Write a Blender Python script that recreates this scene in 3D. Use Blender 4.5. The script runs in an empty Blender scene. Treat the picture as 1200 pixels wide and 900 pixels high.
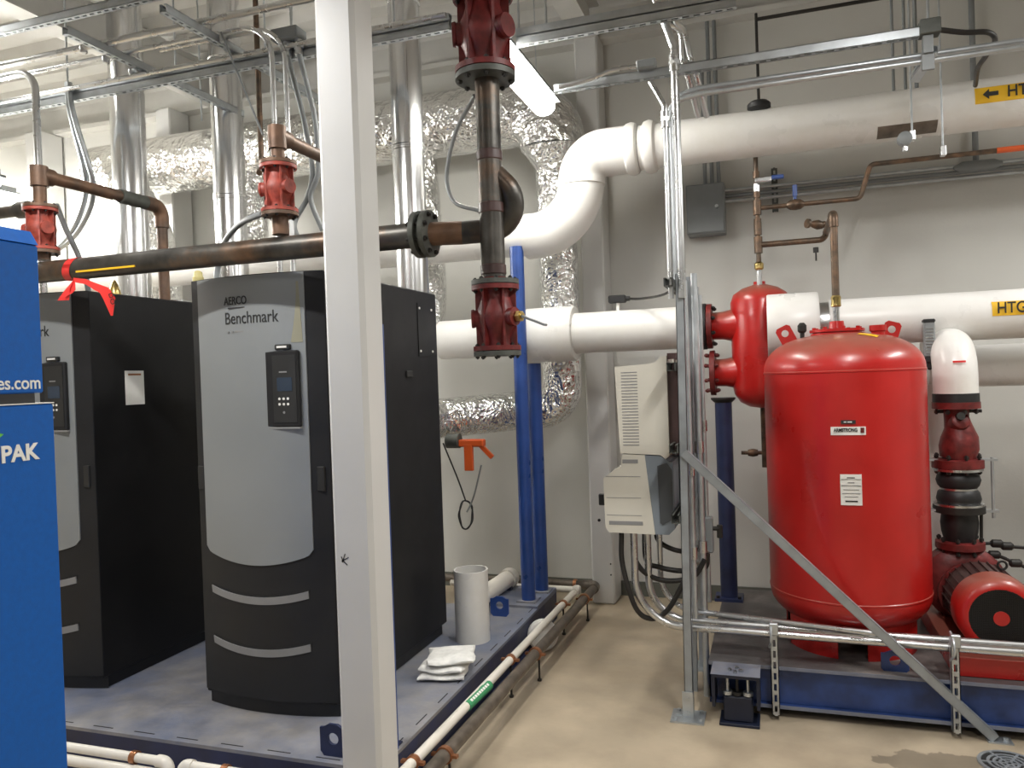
import bpy, math, random
from mathutils import Vector, Matrix
PI=math.pi
random.seed(4)
S=bpy.context.scene
COL=S.collection
# ---------------------------------------------------------------- camera
F=915.0; YAW=math.radians(18.6); PITCH=math.radians(-.56); ROLL=math.radians(2.0); EYE=1.7
fw=Vector((-math.sin(YAW)*math.cos(PITCH),math.cos(YAW)*math.cos(PITCH),math.sin(PITCH)))
_r=Vector((math.cos(YAW),math.sin(YAW),0)); _u=_r.cross(fw)
CR=_r*math.cos(ROLL)-_u*math.sin(ROLL); CU=_r*math.sin(ROLL)+_u*math.cos(ROLL)
CP=Vector((0,0,EYE))
def A(px,py,Y=None,X=None,Z=None):
    """point of the place seen at a photograph pixel on a world plane"""
    d=fw*F+CR*(px-600)-CU*(py-450)
    if Y is not None: t=(Y-CP.y)/d.y
    elif X is not None: t=(X-CP.x)/d.x
    else: t=(Z-CP.z)/d.z
    return CP+d*t
cd=bpy.data.cameras.new('camera'); cam=bpy.data.objects.new('camera',cd); COL.objects.link(cam)
cd.sensor_width=36; cd.lens=36*F/1200; cd.clip_start=.05; cd.clip_end=60
cam.matrix_world=Matrix(((CR.x,CU.x,-fw.x,CP.x),(CR.y,CU.y,-fw.y,CP.y),(CR.z,CU.z,-fw.z,CP.z),(0,0,0,1)))
S.camera=cam
# ---------------------------------------------------------------- world, exposure
w=bpy.data.worlds.new('world'); S.world=w; w.use_nodes=True
w.node_tree.nodes['Background'].inputs[0].default_value=(.9,.92,1,1)
w.node_tree.nodes['Background'].inputs[1].default_value=.06
S.view_settings.view_transform='Standard'; S.view_settings.look='None'; S.view_settings.gamma=1
S.view_settings.use_curve_mapping=False; S.view_settings.exposure=-0.08
# ---------------------------------------------------------------- unseen area lights: inferred room lamps, plus two added for brightness
def area(name,loc,size,power,col=(1,.985,.955),rot=(0,0,0)):
    l=bpy.data.lights.new(name,'AREA'); l.shape='RECTANGLE'; l.size=size[0]; l.size_y=size[1]; l.energy=power; l.color=col
    o=bpy.data.objects.new(name,l); COL.objects.link(o); o.location=loc; o.rotation_euler=rot; return o
area('unseen_area_light',(-2.5,1.6,3.42),(1.0,.10),74)
area('unseen_area_light',(0.6,2.4,3.35),(.14,1.2),62)  # added above the view to light the tank dome and wall
area('unseen_area_light',(2.6,4.2,3.35),(.14,1.2),84)  # unseen lamp added past the right edge to brighten the back wall
area('unseen_area_light',(0.3,-0.4,3.35),(.14,1.2),34)
area('unseen_area_light',(-3.6,-.8,3.35),(.14,1.2),16)
# ---------------------------------------------------------------- materials
def new_mat(name):
    m=bpy.data.materials.new(name); m.use_nodes=True; return m,m.node_tree,m.node_tree.nodes['Principled BSDF']
def M_(name,col,rough=.5,metal=0,var=.06,vscale=6,bump=0,bscale=40,col2=None,cscale=2,cpos=(.45,.65),emit=0,coat=0,stretch=(1,1,1),rvar=.08,spec=None):
    m,nt,b=new_mat(name); N=nt.nodes; L=nt.links
    tc=N.new('ShaderNodeTexCoord'); mp=N.new('ShaderNodeMapping'); mp.inputs['Scale'].default_value=stretch
    L.new(tc.outputs['Object'],mp.inputs[0])
    n=N.new('ShaderNodeTexNoise'); n.inputs['Scale'].default_value=vscale; n.inputs['Detail'].default_value=6
    L.new(mp.outputs[0],n.inputs['Vector'])
    mr=N.new('ShaderNodeMapRange'); mr.inputs[1].default_value=.3; mr.inputs[2].default_value=.7
    mr.inputs[3].default_value=1-var*1.6; mr.inputs[4].default_value=1+var*1.6
    L.new(n.outputs['Fac'],mr.inputs[0])
    base=None
    if col2 is not None:
        n2=N.new('ShaderNodeTexNoise'); n2.inputs['Scale'].default_value=cscale; n2.inputs['Detail'].default_value=8; n2.inputs['Roughness'].default_value=.65
        L.new(mp.outputs[0],n2.inputs['Vector'])
        cr=N.new('ShaderNodeValToRGB'); cr.color_ramp.elements[0].position=cpos[0]; cr.color_ramp.elements[1].position=cpos[1]
        cr.color_ramp.elements[0].color=(*col,1); cr.color_ramp.elements[1].color=(*col2,1)
        L.new(n2.outputs['Fac'],cr.inputs[0]); base=cr.outputs[0]
    vm=N.new('ShaderNodeVectorMath'); vm.operation='SCALE'
    if base: L.new(base,vm.inputs[0])
    else: vm.inputs[0].default_value=col
    L.new(mr.outputs[0],vm.inputs['Scale']); L.new(vm.outputs[0],b.inputs['Base Color'])
    mr2=N.new('ShaderNodeMapRange'); mr2.inputs[1].default_value=.3; mr2.inputs[2].default_value=.7
    mr2.inputs[3].default_value=max(0.03,rough-rvar); mr2.inputs[4].default_value=min(1,rough+rvar)
    L.new(n.outputs['Fac'],mr2.inputs[0]); L.new(mr2.outputs[0],b.inputs['Roughness'])
    b.inputs['Metallic'].default_value=metal
    if coat: b.inputs['Coat Weight'].default_value=coat; b.inputs['Coat Roughness'].default_value=.15
    if spec is not None: b.inputs['Specular IOR Level'].default_value=spec
    if bump:
        nb=N.new('ShaderNodeTexNoise'); nb.inputs['Scale'].default_value=bscale; nb.inputs['Detail'].default_value=4
        L.new(mp.outputs[0],nb.inputs['Vector'])
        bp=N.new('ShaderNodeBump'); bp.inputs['Strength'].default_value=bump; bp.inputs['Distance'].default_value=.01
        L.new(nb.outputs['Fac'],bp.inputs['Height']); L.new(bp.outputs[0],b.inputs['Normal'])
    if emit: b.inputs['Emission Color'].default_value=(*col,1); b.inputs['Emission Strength'].default_value=emit
    return m
def foil_mat():
    m,nt,b=new_mat('crinkled_foil'); N=nt.nodes; L=nt.links
    tc=N.new('ShaderNodeTexCoord')
    b.inputs['Base Color'].default_value=(.90,.90,.89,1); b.inputs['Metallic'].default_value=1; b.inputs['Roughness'].default_value=.22
    n=N.new('ShaderNodeTexNoise'); n.inputs['Scale'].default_value=5; n.inputs['Detail'].default_value=3
    L.new(tc.outputs['Object'],n.inputs['Vector'])
    mx=N.new('ShaderNodeMix'); mx.data_type='VECTOR'; mx.inputs[0].default_value=.12
    L.new(tc.outputs['Object'],mx.inputs[4]); L.new(n.outputs['Color'],mx.inputs[5])
    v=N.new('ShaderNodeTexVoronoi'); v.inputs['Scale'].default_value=13; v.feature='F1'; L.new(mx.outputs[1],v.inputs['Vector'])
    v2=N.new('ShaderNodeTexVoronoi'); v2.inputs['Scale'].default_value=45; L.new(mx.outputs[1],v2.inputs['Vector'])
    ad=N.new('ShaderNodeMath'); ad.operation='MULTIPLY_ADD'; ad.inputs[1].default_value=.35
    L.new(v2.outputs['Distance'],ad.inputs[0]); L.new(v.outputs['Distance'],ad.inputs[2])
    bp=N.new('ShaderNodeBump'); bp.inputs['Strength'].default_value=.85; bp.inputs['Distance'].default_value=.03
    L.new(ad.outputs[0],bp.inputs['Height']); L.new(bp.outputs[0],b.inputs['Normal'])
    return m
m_wall=M_('painted_wall',(.62,.615,.58),.6,var=.03,vscale=1.5,bump=.08,bscale=60)
m_ceil=M_('painted_ceiling',(.60,.59,.56),.6,var=.03)
m_colw=M_('white_steel_paint',(.60,.597,.58),.4,var=.02,vscale=3,bump=.04,bscale=30)
m_floor=M_('sealed_concrete',(.43,.355,.255),.5,var=.09,vscale=3.5,col2=(.31,.25,.175),cscale=1.3,cpos=(.42,.72),bump=.05,bscale=25,rvar=.15)
def floor_patch(m,cx,cy,r,dark):
    nt=m.node_tree; N=nt.nodes; L=nt.links; b=N['Principled BSDF']; src=b.inputs['Base Color'].links[0].from_socket
    tc=N.new('ShaderNodeTexCoord'); mp=N.new('ShaderNodeMapping'); mp.vector_type='POINT'; mp.inputs['Location'].default_value=(-cx,-cy/.38,0); mp.inputs['Scale'].default_value=(1,1/.38,1)
    L.new(tc.outputs['Object'],mp.inputs[0]); ln=N.new('ShaderNodeVectorMath'); ln.operation='LENGTH'; L.new(mp.outputs[0],ln.inputs[0])
    n=N.new('ShaderNodeTexNoise'); n.inputs['Scale'].default_value=9; n.inputs['Detail'].default_value=6; L.new(tc.outputs['Object'],n.inputs['Vector'])
    ma=N.new('ShaderNodeMath'); ma.operation='MULTIPLY_ADD'; ma.inputs[1].default_value=-r*1.3; L.new(n.outputs['Fac'],ma.inputs[0]); L.new(ln.outputs['Value'],ma.inputs[2])
    mr=N.new('ShaderNodeMapRange'); mr.inputs[1].default_value=r*.32; mr.inputs[2].default_value=r*.40; mr.inputs[3].default_value=dark; mr.inputs[4].default_value=1; L.new(ma.outputs[0],mr.inputs[0])
    vm=N.new('ShaderNodeVectorMath'); vm.operation='SCALE'; L.new(src,vm.inputs[0]); L.new(mr.outputs[0],vm.inputs['Scale']); L.new(vm.outputs[0],b.inputs['Base Color'])
floor_patch(m_floor,.68,3.66,.30,.55)
m_base=M_('rubber_baseboard',(.12,.125,.105),.6)
m_deck=M_('worn_deck_paint',(.15,.17,.235),.5,var=.10,vscale=9,col2=(.29,.27,.245),cscale=1.6,cpos=(.42,.70),bump=.1,bscale=50)
m_deck2=M_('worn_deck_plate',(.085,.078,.078),.45,var=.3,vscale=5,col2=(.2,.18,.165),cscale=2.6,cpos=(.5,.72),bump=.1)
m_navy=M_('navy_steel_paint',(.018,.026,.075),.45,var=.2,vscale=8,bump=.05)
m_navyd=M_('dark_navy_paint',(.008,.012,.03),.5,var=.2)
m_blue=M_('blue_steel_paint',(.02,.06,.24),.35,var=.1,vscale=8)
m_blue2=M_('skid_blue_paint',(.022,.05,.17),.4,var=.25,vscale=9)
m_cab=M_('bright_blue_enamel',(.008,.10,.40),.6,var=.05,vscale=60,bump=.05,bscale=220,spec=.25)
m_bblack=M_('boiler_black_paint',(.010,.010,.011),.45,var=.1,vscale=3,spec=.3)
m_bfront=M_('boiler_charcoal_plastic',(.017,.017,.018),.5,var=.06,spec=.3)
m_bgrey=M_('boiler_grey_paint',(.26,.275,.28),.4,metal=.25,var=.03,vscale=2)
m_louv=M_('louver_grey',(.24,.24,.24),.4)
m_steel=M_('galvanised_strut',(.50,.53,.55),.4,metal=.8,var=.08,vscale=14,rvar=.04)
m_strutg=M_('grey_strut_paint',(.33,.355,.375),.45,metal=.45,var=.08,vscale=14)
m_emt=M_('conduit_metal',(.62,.63,.635),.28,metal=1,var=.02,vscale=12,rvar=.02)
m_flue=M_('stainless_flue',(.72,.725,.73),.2,metal=1,var=.08,vscale=5,stretch=(1,1,.15),rvar=.08)
m_foil=foil_mat()
m_pvc=M_('white_pvc_jacket',(.78,.77,.745),.32,var=.03,vscale=3,col2=(.71,.69,.64),cscale=1.4)
m_pvcp=M_('cream_pvc_pipe',(.74,.70,.62),.35,var=.04)
m_red=M_('tank_red_enamel',(.43,.011,.009),.33,var=.08,vscale=4,coat=.15)
def add_dust(m,col,lo=.55,hi=.98,amt=.75):
    nt=m.node_tree; N=nt.nodes; L=nt.links; b=N['Principled BSDF']; src=b.inputs['Base Color'].links[0].from_socket
    g=N.new('ShaderNodeNewGeometry'); sx=N.new('ShaderNodeSeparateXYZ'); L.new(g.outputs['Normal'],sx.inputs[0])
    tc=N.new('ShaderNodeTexCoord'); n=N.new('ShaderNodeTexNoise'); n.inputs['Scale'].default_value=7; n.inputs['Detail'].default_value=7; L.new(tc.outputs['Object'],n.inputs['Vector'])
    ma=N.new('ShaderNodeMath'); ma.operation='MULTIPLY_ADD'; ma.inputs[1].default_value=.5; L.new(n.outputs['Fac'],ma.inputs[0]); L.new(sx.outputs['Z'],ma.inputs[2])
    mr=N.new('ShaderNodeMapRange'); mr.inputs[1].default_value=lo+.25; mr.inputs[2].default_value=hi+.3; mr.inputs[3].default_value=0; mr.inputs[4].default_value=amt; L.new(ma.outputs[0],mr.inputs[0])
    mx=N.new('ShaderNodeMix'); mx.data_type='RGBA'; L.new(mr.outputs[0],mx.inputs[0]); L.new(src,mx.inputs[6]); mx.inputs[7].default_value=(*col,1); L.new(mx.outputs[2],b.inputs['Base Color'])
    L.new(src,mx.inputs[6])
add_dust(m_red,(.22,.115,.08),.25,.85,.7)
m_dred=M_('cast_iron_red',(.13,.013,.012),.45,var=.25,vscale=25,bump=.15,bscale=60)
m_salm=M_('faded_red_iron',(.30,.05,.032),.5,var=.3,vscale=25,bump=.15,bscale=60)
m_iron=M_('dark_steel_pipe',(.075,.07,.062),.38,metal=.6,var=.3,vscale=10,col2=(.17,.09,.045),cscale=4,cpos=(.5,.75),bump=.08)
m_rust=M_('rusty_brown_pipe',(.16,.09,.055),.5,metal=.4,var=.25,vscale=12,col2=(.12,.085,.065),cscale=5,bump=.1)
m_flg=M_('grey_green_flange',(.085,.09,.08),.5,metal=.3,var=.2,vscale=20,bump=.1)
m_copper=M_('aged_copper',(.115,.085,.062),.45,metal=.6,var=.25,vscale=18,col2=(.17,.10,.06),cscale=9)
m_clamp=M_('copper_clamp',(.45,.20,.10),.4,metal=.8)
m_brownp=M_('grey_brown_pipe',(.15,.125,.10),.45,metal=.4,var=.25,vscale=14)
m_black=M_('black_rubber',(.012,.012,.013),.5)
m_blackm=M_('black_iron',(.03,.028,.026),.45,metal=.4,bump=.1)
m_beige=M_('beige_plastic',(.60,.575,.50),.5,var=.02)
m_bgreyb=M_('blue_grey_plastic',(.19,.22,.25),.5)
m_grey=M_('grey_box_paint',(.22,.235,.24),.45)
m_yel=M_('yellow_label',(.80,.47,.02),.5,var=.03)
m_ink=M_('black_ink',(.02,.02,.02),.5)
m_white=M_('white_label',(.78,.77,.73),.5)
m_orange=M_('orange_plastic',(.55,.085,.015),.45)
m_tape=M_('red_ribbon',(.75,.04,.035),.4)
m_green=M_('green_label',(.05,.28,.12),.5)
m_leaf=M_('leaf_green',(.12,.5,.05),.5)
m_brass=M_('brass',(.5,.38,.15),.3,metal=1)
m_wool=M_('white_fibre_pad',(.80,.79,.75),.9,var=.06,vscale=30,bump=.6,bscale=45)
m_screen=M_('blue_grey_screen',(.03,.045,.07),.2)
m_motor=M_('motor_dark_paint',(.065,.035,.032),.4,var=.2)
m_lens=M_('lit_lens',(1,.97,.9),.4,emit=80,var=0)
m_lens2=M_('lit_lens_left',(1,.98,.93),.4,emit=420,var=0)
m_lens3=M_('dim_lens',(1,.98,.93),.4,emit=22,var=0)
m_lens4=M_('lit_lens_near',(1,.98,.93),.4,emit=150,var=0)
m_stain=M_('yellowed_residue',(.27,.26,.19),.6)
m_ycap=M_('pale_yellow_cap',(.55,.48,.2),.5)
m_rec=M_('recess_grey',(.055,.06,.065),.5)
m_dark=M_('dark_gap',(.01,.01,.01),.8)
# ---------------------------------------------------------------- mesh building
def frame(a):
    a=Vector(a).normalized(); h=Vector((0,0,1)) if abs(a.z)<.9 else Vector((1,0,0))
    x=h.cross(a).normalized(); y=a.cross(x).normalized(); return x,y,a
class MB:
    def __init__(s): s.v=[]; s.f=[]
    def add(s,vs,fs):
        k=len(s.v); s.v+= [Vector(p) for p in vs]; s.f+=[tuple(i+k for i in f) for f in fs]; return s
    def obox(s,c,ax,ay,az,hx,hy,hz):
        c=Vector(c); P=[c+ax*(hx*i)+ay*(hy*j)+az*(hz*k) for i in(-1,1) for j in(-1,1) for k in(-1,1)]
        return s.add(P,[(0,1,3,2),(4,6,7,5),(0,4,5,1),(2,3,7,6),(0,2,6,4),(1,5,7,3)])
    def box(s,x0,x1,y0,y1,z0,z1,b=0):
        if b<=0:
            return s.obox(((x0+x1)/2,(y0+y1)/2,(z0+z1)/2),Vector((1,0,0)),Vector((0,1,0)),Vector((0,0,1)),(x1-x0)/2,(y1-y0)/2,(z1-z0)/2)
        P=[];idx={}
        lo=(x0,y0,z0);hi=(x1,y1,z1)
        for i in(0,1):
            for j in(0,1):
                for k in(0,1):
                    for ax in range(3):
                        p=[(lo,hi)[i][0],(lo,hi)[j][1],(lo,hi)[k][2]]
                        q=list(p)
                        for a in range(3):
                            if a!=ax: q[a]+= b if (i,j,k)[a]==0 else -b
                        idx[(i,j,k,ax)]=len(P);P.append(q)
        fs=[]
        for ax in range(3):
            o=[a for a in range(3) if a!=ax]
            for sd in(0,1):
                f=[]
                for (p,q) in((0,0),(1,0),(1,1),(0,1)):
                    t=[0,0,0];t[ax]=sd;t[o[0]]=p;t[o[1]]=q; f.append(idx[(*t,ax)])
                if (ax==1)^(sd==0): f=f[::-1]
                fs.append(tuple(f))
        for ax in range(3):
            o=[a for a in range(3) if a!=ax]
            for p in(0,1):
                for q in(0,1):
                    t0=[0,0,0];t0[o[0]]=p;t0[o[1]]=q;t1=list(t0);t1[ax]=1
                    fs.append((idx[(*t0,o[0])],idx[(*t1,o[0])],idx[(*t1,o[1])],idx[(*t0,o[1])]))
        for i in(0,1):
            for j in(0,1):
                for k in(0,1): fs.append(tuple(idx[(i,j,k,a)] for a in range(3)))
        return s.add(P,fs)
    def tube(s,path,r,n=16,caps=True,rs=None):
        path=[Vector(p) for p in path]; m=len(path); T=[]
        for i in range(m):
            a=path[max(0,i-1)]; b=path[min(m-1,i+1)]; T.append((b-a).normalized())
        x,y,_=frame(T[0]); vs=[]
        for i in range(m):
            if i:
                q=T[i-1].rotation_difference(T[i]); x=q@x; y=q@y
            rr=rs[i] if rs else r
            for k in range(n):
                t=2*PI*k/n; vs.append(path[i]+x*(rr*math.cos(t))+y*(rr*math.sin(t)))
        fs=[(i*n+k,i*n+(k+1)%n,(i+1)*n+(k+1)%n,(i+1)*n+k) for i in range(m-1) for k in range(n)]
        if caps: fs+=[tuple(range(n-1,-1,-1)),tuple((m-1)*n+k for k in range(n))]
        return s.add(vs,fs)
    def cyl(s,a,b,r,r2=None,n=20):
        return s.tube([a,b],r,n,True,[r,r if r2 is None else r2])
    def lathe(s,o,ax,prof,n=28,caps=True):
        """profile [(dist along axis, radius)]"""
        x,y,a=frame(ax); o=Vector(o); vs=[]
        for (h,r) in prof:
            for k in range(n):
                t=2*PI*k/n; vs.append(o+a*h+x*(r*math.cos(t))+y*(r*math.sin(t)))
        m=len(prof); fs=[(i*n+k,i*n+(k+1)%n,(i+1)*n+(k+1)%n,(i+1)*n+k) for i in range(m-1) for k in range(n)]
        if caps: fs+=[tuple(range(n-1,-1,-1)),tuple((m-1)*n+k for k in range(n))]
        return s.add(vs,fs)
    def prism(s,poly,d):
        """closed 3-D polygon pushed along d"""
        n=len(poly); d=Vector(d); P=[Vector(p) for p in poly]
        return s.add(P+[p+d for p in P],[tuple(range(n-1,-1,-1)),tuple(range(n,2*n))]+[(i,(i+1)%n,n+(i+1)%n,n+i) for i in range(n)])
    def hexn(s,c,ax,r,h): return s.lathe(c,ax,[(-h/2,r),(h/2,r)],6)
    def grid(s,fn,nu,nv,thick=None):
        vs=[fn(i/nu,j/nv) for i in range(nu+1) for j in range(nv+1)]
        fs=[(i*(nv+1)+j,(i+1)*(nv+1)+j,(i+1)*(nv+1)+j+1,i*(nv+1)+j+1) for i in range(nu) for j in range(nv)]
        if thick is not None:
            d=Vector(thick);k=len(vs); vs=vs+[Vector(p)+d for p in vs]; fs+= [tuple(k+q for q in f[::-1]) for f in fs]
            W=nv+1
            B=[i*W for i in range(nu+1)]+[nu*W+j for j in range(1,nv+1)]+[i*W+nv for i in range(nu-1,-1,-1)]+[j for j in range(nv-1,0,-1)]
            for a,b in zip(B,B[1:]+B[:1]): fs.append((b,a,a+k,b+k))
        return s.add(vs,fs)
    def build(s,name,mat,parent=None,ang=.6,base=True):
        me=bpy.data.meshes.new(name)
        if parent: o0=wloc(parent)
        elif base and s.v:
            xs=[p.x for p in s.v];ys=[p.y for p in s.v]
            o0=Vector(((min(xs)+max(xs))/2,(min(ys)+max(ys))/2,min(p.z for p in s.v)))
        else: o0=Vector((0,0,0))
        me.from_pydata([tuple(p-o0) for p in s.v],[],s.f)
        import bmesh
        bm=bmesh.new(); bm.from_mesh(me); bmesh.ops.recalc_face_normals(bm,faces=bm.faces); bm.to_mesh(me); bm.free()
        me.shade_smooth(); me.set_sharp_from_angle(angle=ang)
        me.materials.append(mat)
        o=bpy.data.objects.new(name,me); COL.objects.link(o)
        if parent: o.parent=parent
        else: o.location=o0
        return o
def wloc(o):
    p=Vector((0,0,0))
    while o is not None: p+=Vector(o.location); o=o.parent
    return p
def tag(o,label=None,cat=None,group=None,kind=None):
    if label: o['label']=label
    if cat: o['category']=cat
    if group: o['group']=group
    if kind: o['kind']=kind
    return o
def thing(name,label,cat,loc,group=None):
    o=bpy.data.objects.new(name,None); COL.objects.link(o); o.empty_display_size=.1; o.location=Vector(loc)
    return tag(o,label,cat,group)
def kids(o): return [c for c in COL.objects if c.parent==o]
def dup(o,off=None,parent=None):
    c=o.copy(); COL.objects.link(c)
    if off is not None: c.location=Vector(o.location)+Vector(off)
    if parent: c.parent=parent
    for k in kids(o): dup(k,None,c)
    return c
def struct(o): o['kind']='structure'; return o
def fillet(pts,r,n=8):
    P=[Vector(p) for p in pts]; out=[P[0]]
    rr=r if isinstance(r,(list,tuple)) else [r]*(len(P)-2)
    for i in range(1,len(P)-1):
        a=(P[i-1]-P[i]); b=(P[i+1]-P[i]); la,lb=a.length,b.length; a.normalize(); b.normalize()
        ang=a.angle(b); 
        if ang>PI-.02 or rr[i-1]<=0: out.append(P[i]); continue
        t=min(rr[i-1]/math.tan(ang/2),la*.49 if i>1 else la*.98,lb*.49 if i<len(P)-2 else lb*.98); R=t*math.tan(ang/2)
        bis=(a+b).normalized(); C=P[i]+bis*(R/math.sin(ang/2)); s0=P[i]+a*t-C; s1=P[i]+b*t-C; th=s0.angle(s1); axn=s0.cross(s1).normalized()
        for k in range(n+1): out.append(C+Matrix.Rotation(th*k/n,3,axn)@s0)
    out.append(P[-1]); return out
def smoothp(pts,n=8):
    P=[Vector(p) for p in pts]; P=[P[0]*2-P[1]]+P+[P[-1]*2-P[-2]]; out=[]
    for i in range(1,len(P)-2):
        for k in range(n):
            t=k/n; a,b,c,d=P[i-1],P[i],P[i+1],P[i+2]
            out.append(.5*((2*b)+(c-a)*t+(2*a-5*b+4*c-d)*t*t+(3*b-a-3*c+d)*t*t*t))
    out.append(P[-2]); return out
def text(s,size,loc,face,mat,parent,name='lettering',depth=.0012,align='LEFT',rotz=0,xs=1,bold=0):
    cu=bpy.data.curves.new(name,'FONT'); cu.body=s; cu.size=size; cu.extrude=depth; cu.align_x=align; cu.align_y='CENTER'; cu.offset=bold
    t=bpy.data.objects.new('tmp',cu); COL.objects.link(t)
    bpy.context.view_layer.update()
    me=bpy.data.meshes.new_from_object(t.evaluated_get(bpy.context.evaluated_depsgraph_get()))
    bpy.data.objects.remove(t); me.materials.clear(); me.materials.append(mat); me.name=name
    R=(Matrix.Rotation(PI/2,4,'X') if face=='-Y' else Matrix.Rotation(PI/2,4,'Z')@Matrix.Rotation(PI/2,4,'X'))
    R=R@Matrix.Rotation(rotz,4,'Z')@Matrix.Diagonal((xs,1,1,1))
    me.transform(Matrix.Translation(Vector(loc)-wloc(parent))@R)
    o=bpy.data.objects.new(name,me); COL.objects.link(o); o.parent=parent; return o
def strut_mb(p1,p2,webdir=(0,0,-1),wd=.041,ht=.041,slots=True,double=False,mb=None):
    """U channel: slotted web faces webdir"""
    mb=mb or MB(); p1=Vector(p1);p2=Vector(p2); a=(p2-p1); L=a.length; a.normalize()
    u=Vector(webdir); u=(u-a*u.dot(a)).normalized(); sd=a.cross(u); t=.0016; c=(p1+p2)/2
    for q in ([0,1] if double else [0]):
        cc=c-u*(ht*q)+ (Vector((0,0,0)) if not double else u*(ht/2)); uu=u if q==0 else -u
        for sgn in(-1,1):
            mb.obox(cc+sd*(sgn*(wd/2-t)),a,uu,sd,L/2,ht/2,t)
            mb.obox(cc+sd*(sgn*(wd/2-.006))-uu*(ht/2-t),a,uu,sd,L/2,t,.006)
        wc=cc+uu*(ht/2-t)
        if slots:
            for sgn in(-1,1): mb.obox(wc+sd*(sgn*(wd/2+.007)/2),a,uu,sd,L/2,t,(wd/2-.007)/2)
            n=max(1,int(L/.05))
            for i in range(n+1):
                x=-L/2+i*L/n; mb.obox(wc+a*max(-L/2+.005,min(L/2-.005,x)),a,uu,sd,.010,t,.0071)
        else: mb.obox(wc,a,uu,sd,L/2,t,wd/2)
    return mb
def bolts(parent,c,ax,R,n,r=.009,h=.03,mat=None,name='bolt',ph=0,stud=.004):
    """ring of bolts round a flange: one mesh shared by n children"""
    x,y,a=frame(ax); c=Vector(c); first=None
    for k in range(n):
        t=2*PI*k/n+ph; p=c+x*(R*math.cos(t))+y*(R*math.sin(t))
        if first is None:
            mb=MB(); mb.hexn(p-a*(h/2),a,r,r*1.1); mb.hexn(p+a*(h/2),a,r,r*1.1); mb.cyl(p-a*(h/2+r),p+a*(h/2+r),r*.55,n=8)
            first=mb.build(name,mat or m_blackm,parent); p0=p
        else:
            o=first.copy(); COL.objects.link(o); o.location=Vector(first.location)+(p-p0)
# ================================================================= ROOM
CEIL=4.45
struct(MB().box(-8,5,-4,5.9,-.1,0).build('floor',m_floor,base=False))
struct(MB().box(-8,5,5.9,6.05,0,CEIL+.1).build('wall_back',m_wall,base=False))
struct(MB().box(-8.15,-8,-4,6.05,0,CEIL+.1).build('wall_left',m_wall,base=False))
struct(MB().box(5,5.15,-4,6.05,0,CEIL+.1).build('wall_right',m_wall,base=False))
struct(MB().box(-8,5,-4.15,-4,0,CEIL+.1).build('wall_front',m_wall,base=False))
mb=MB(); poly=[]
y=-4.0
while y<5.9:
    poly+=[(y,CEIL),(y+.13,CEIL),(y+.17,CEIL+.075),(y+.30,CEIL+.075)]; y+=.34
prof=[Vector((-8,p[0],p[1])) for p in poly]; n=len(prof)
mb.add(prof+[p+Vector((13,0,0)) for p in prof],[(i,i+1,n+i+1,n+i) for i in range(n-1)])
mb.box(-8,5,-4,6.05,CEIL+.1,CEIL+.2)
struct(mb.build('ceiling',m_ceil,base=False))
struct(MB().box(-8,5,5.885,5.9,0,.11).build('baseboard_back',m_base,base=False))
# ledge under the ceiling on the back wall, and roof beams
struct(MB().box(-8,5,5.78,5.9,4.19,4.23).box(-8,5,5.86,5.9,4.23,CEIL).build('trim_1',m_ceil,base=False))
def ibeam_y(x,z0,z1,y0,y1,w=.16):
    return MB().box(x-w/2,x+w/2,y0,y1,z0,z0+.015).box(x-w/2,x+w/2,y0,y1,z1-.015,z1).box(x-.006,x+.006,y0,y1,z0+.015,z1-.015)
for x in (-4.55,-1.24,2.4):
    tag(ibeam_y(x,4.15,CEIL,-3.9,5.78).build('roof_beam',m_ceil),{-4.55:'pale painted roof beam running above the left boilers',-1.24:'pale painted roof beam above the central hanging lamp',2.4:'pale painted roof beam out at the far right'}[x],'beam','painted roof beams')
# wall columns
def colbox(x0,x1,y0,y1,z1,b=.012): return MB().box(x0,x1,y0,y1,0,z1,b)
c1=colbox(-1.325,-1.155,5.63,5.88,4.19).build('steel_column',m_colw); tag(c1,'white steel column standing against back wall, behind the blue posts','column')
MB().cyl((-1.255,5.632,.62),(-1.255,5.624,.62),.011).build('bolt_hole',m_dark,c1)
for zz in(.30,.22): MB().cyl((-1.18,5.632,zz),(-1.18,5.626,zz),.006,n=10).build('bolt_hole',m_dark,c1)
xa=A(188,300,Y=5.63).x; xb=A(205,300,Y=5.63).x
tag(colbox(xa,xb,5.63,5.88,4.19).build('steel_column',m_colw),'white steel column on back wall between two stainless flues','column')
xa=A(30,200,Y=5.63).x
tag(colbox(xa,xa+.2,5.63,5.88,4.19).build('steel_column',m_colw),'white wall column at far left behind the curved conduits','column')
# foreground column
Yc=2.4; x0=A(382.5,450,Y=Yc).x; x1=A(429,450,Y=Yc).x
fc=MB().box(x0,x1,Yc,Yc+.15,0,CEIL,.016).build('steel_column',m_colw); tag(fc,'big white square steel column in the foreground before the boilers','column')
p=A(402,657,Y=Yc)
mb=MB()
for a,l in((.5,.02),(-.7,.017),(2.0,.012),(1.2,.02)):
    d=Vector((math.cos(a),0,math.sin(a))); mb.obox(p+Vector((0,-.0005,0))+d*(l*.5),d,Vector((0,1,0)),d.cross(Vector((0,1,0))),l*.8,.0008,.0016)
tag(mb.build('scuff_mark',m_ink,fc),'black scuff marks')

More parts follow.
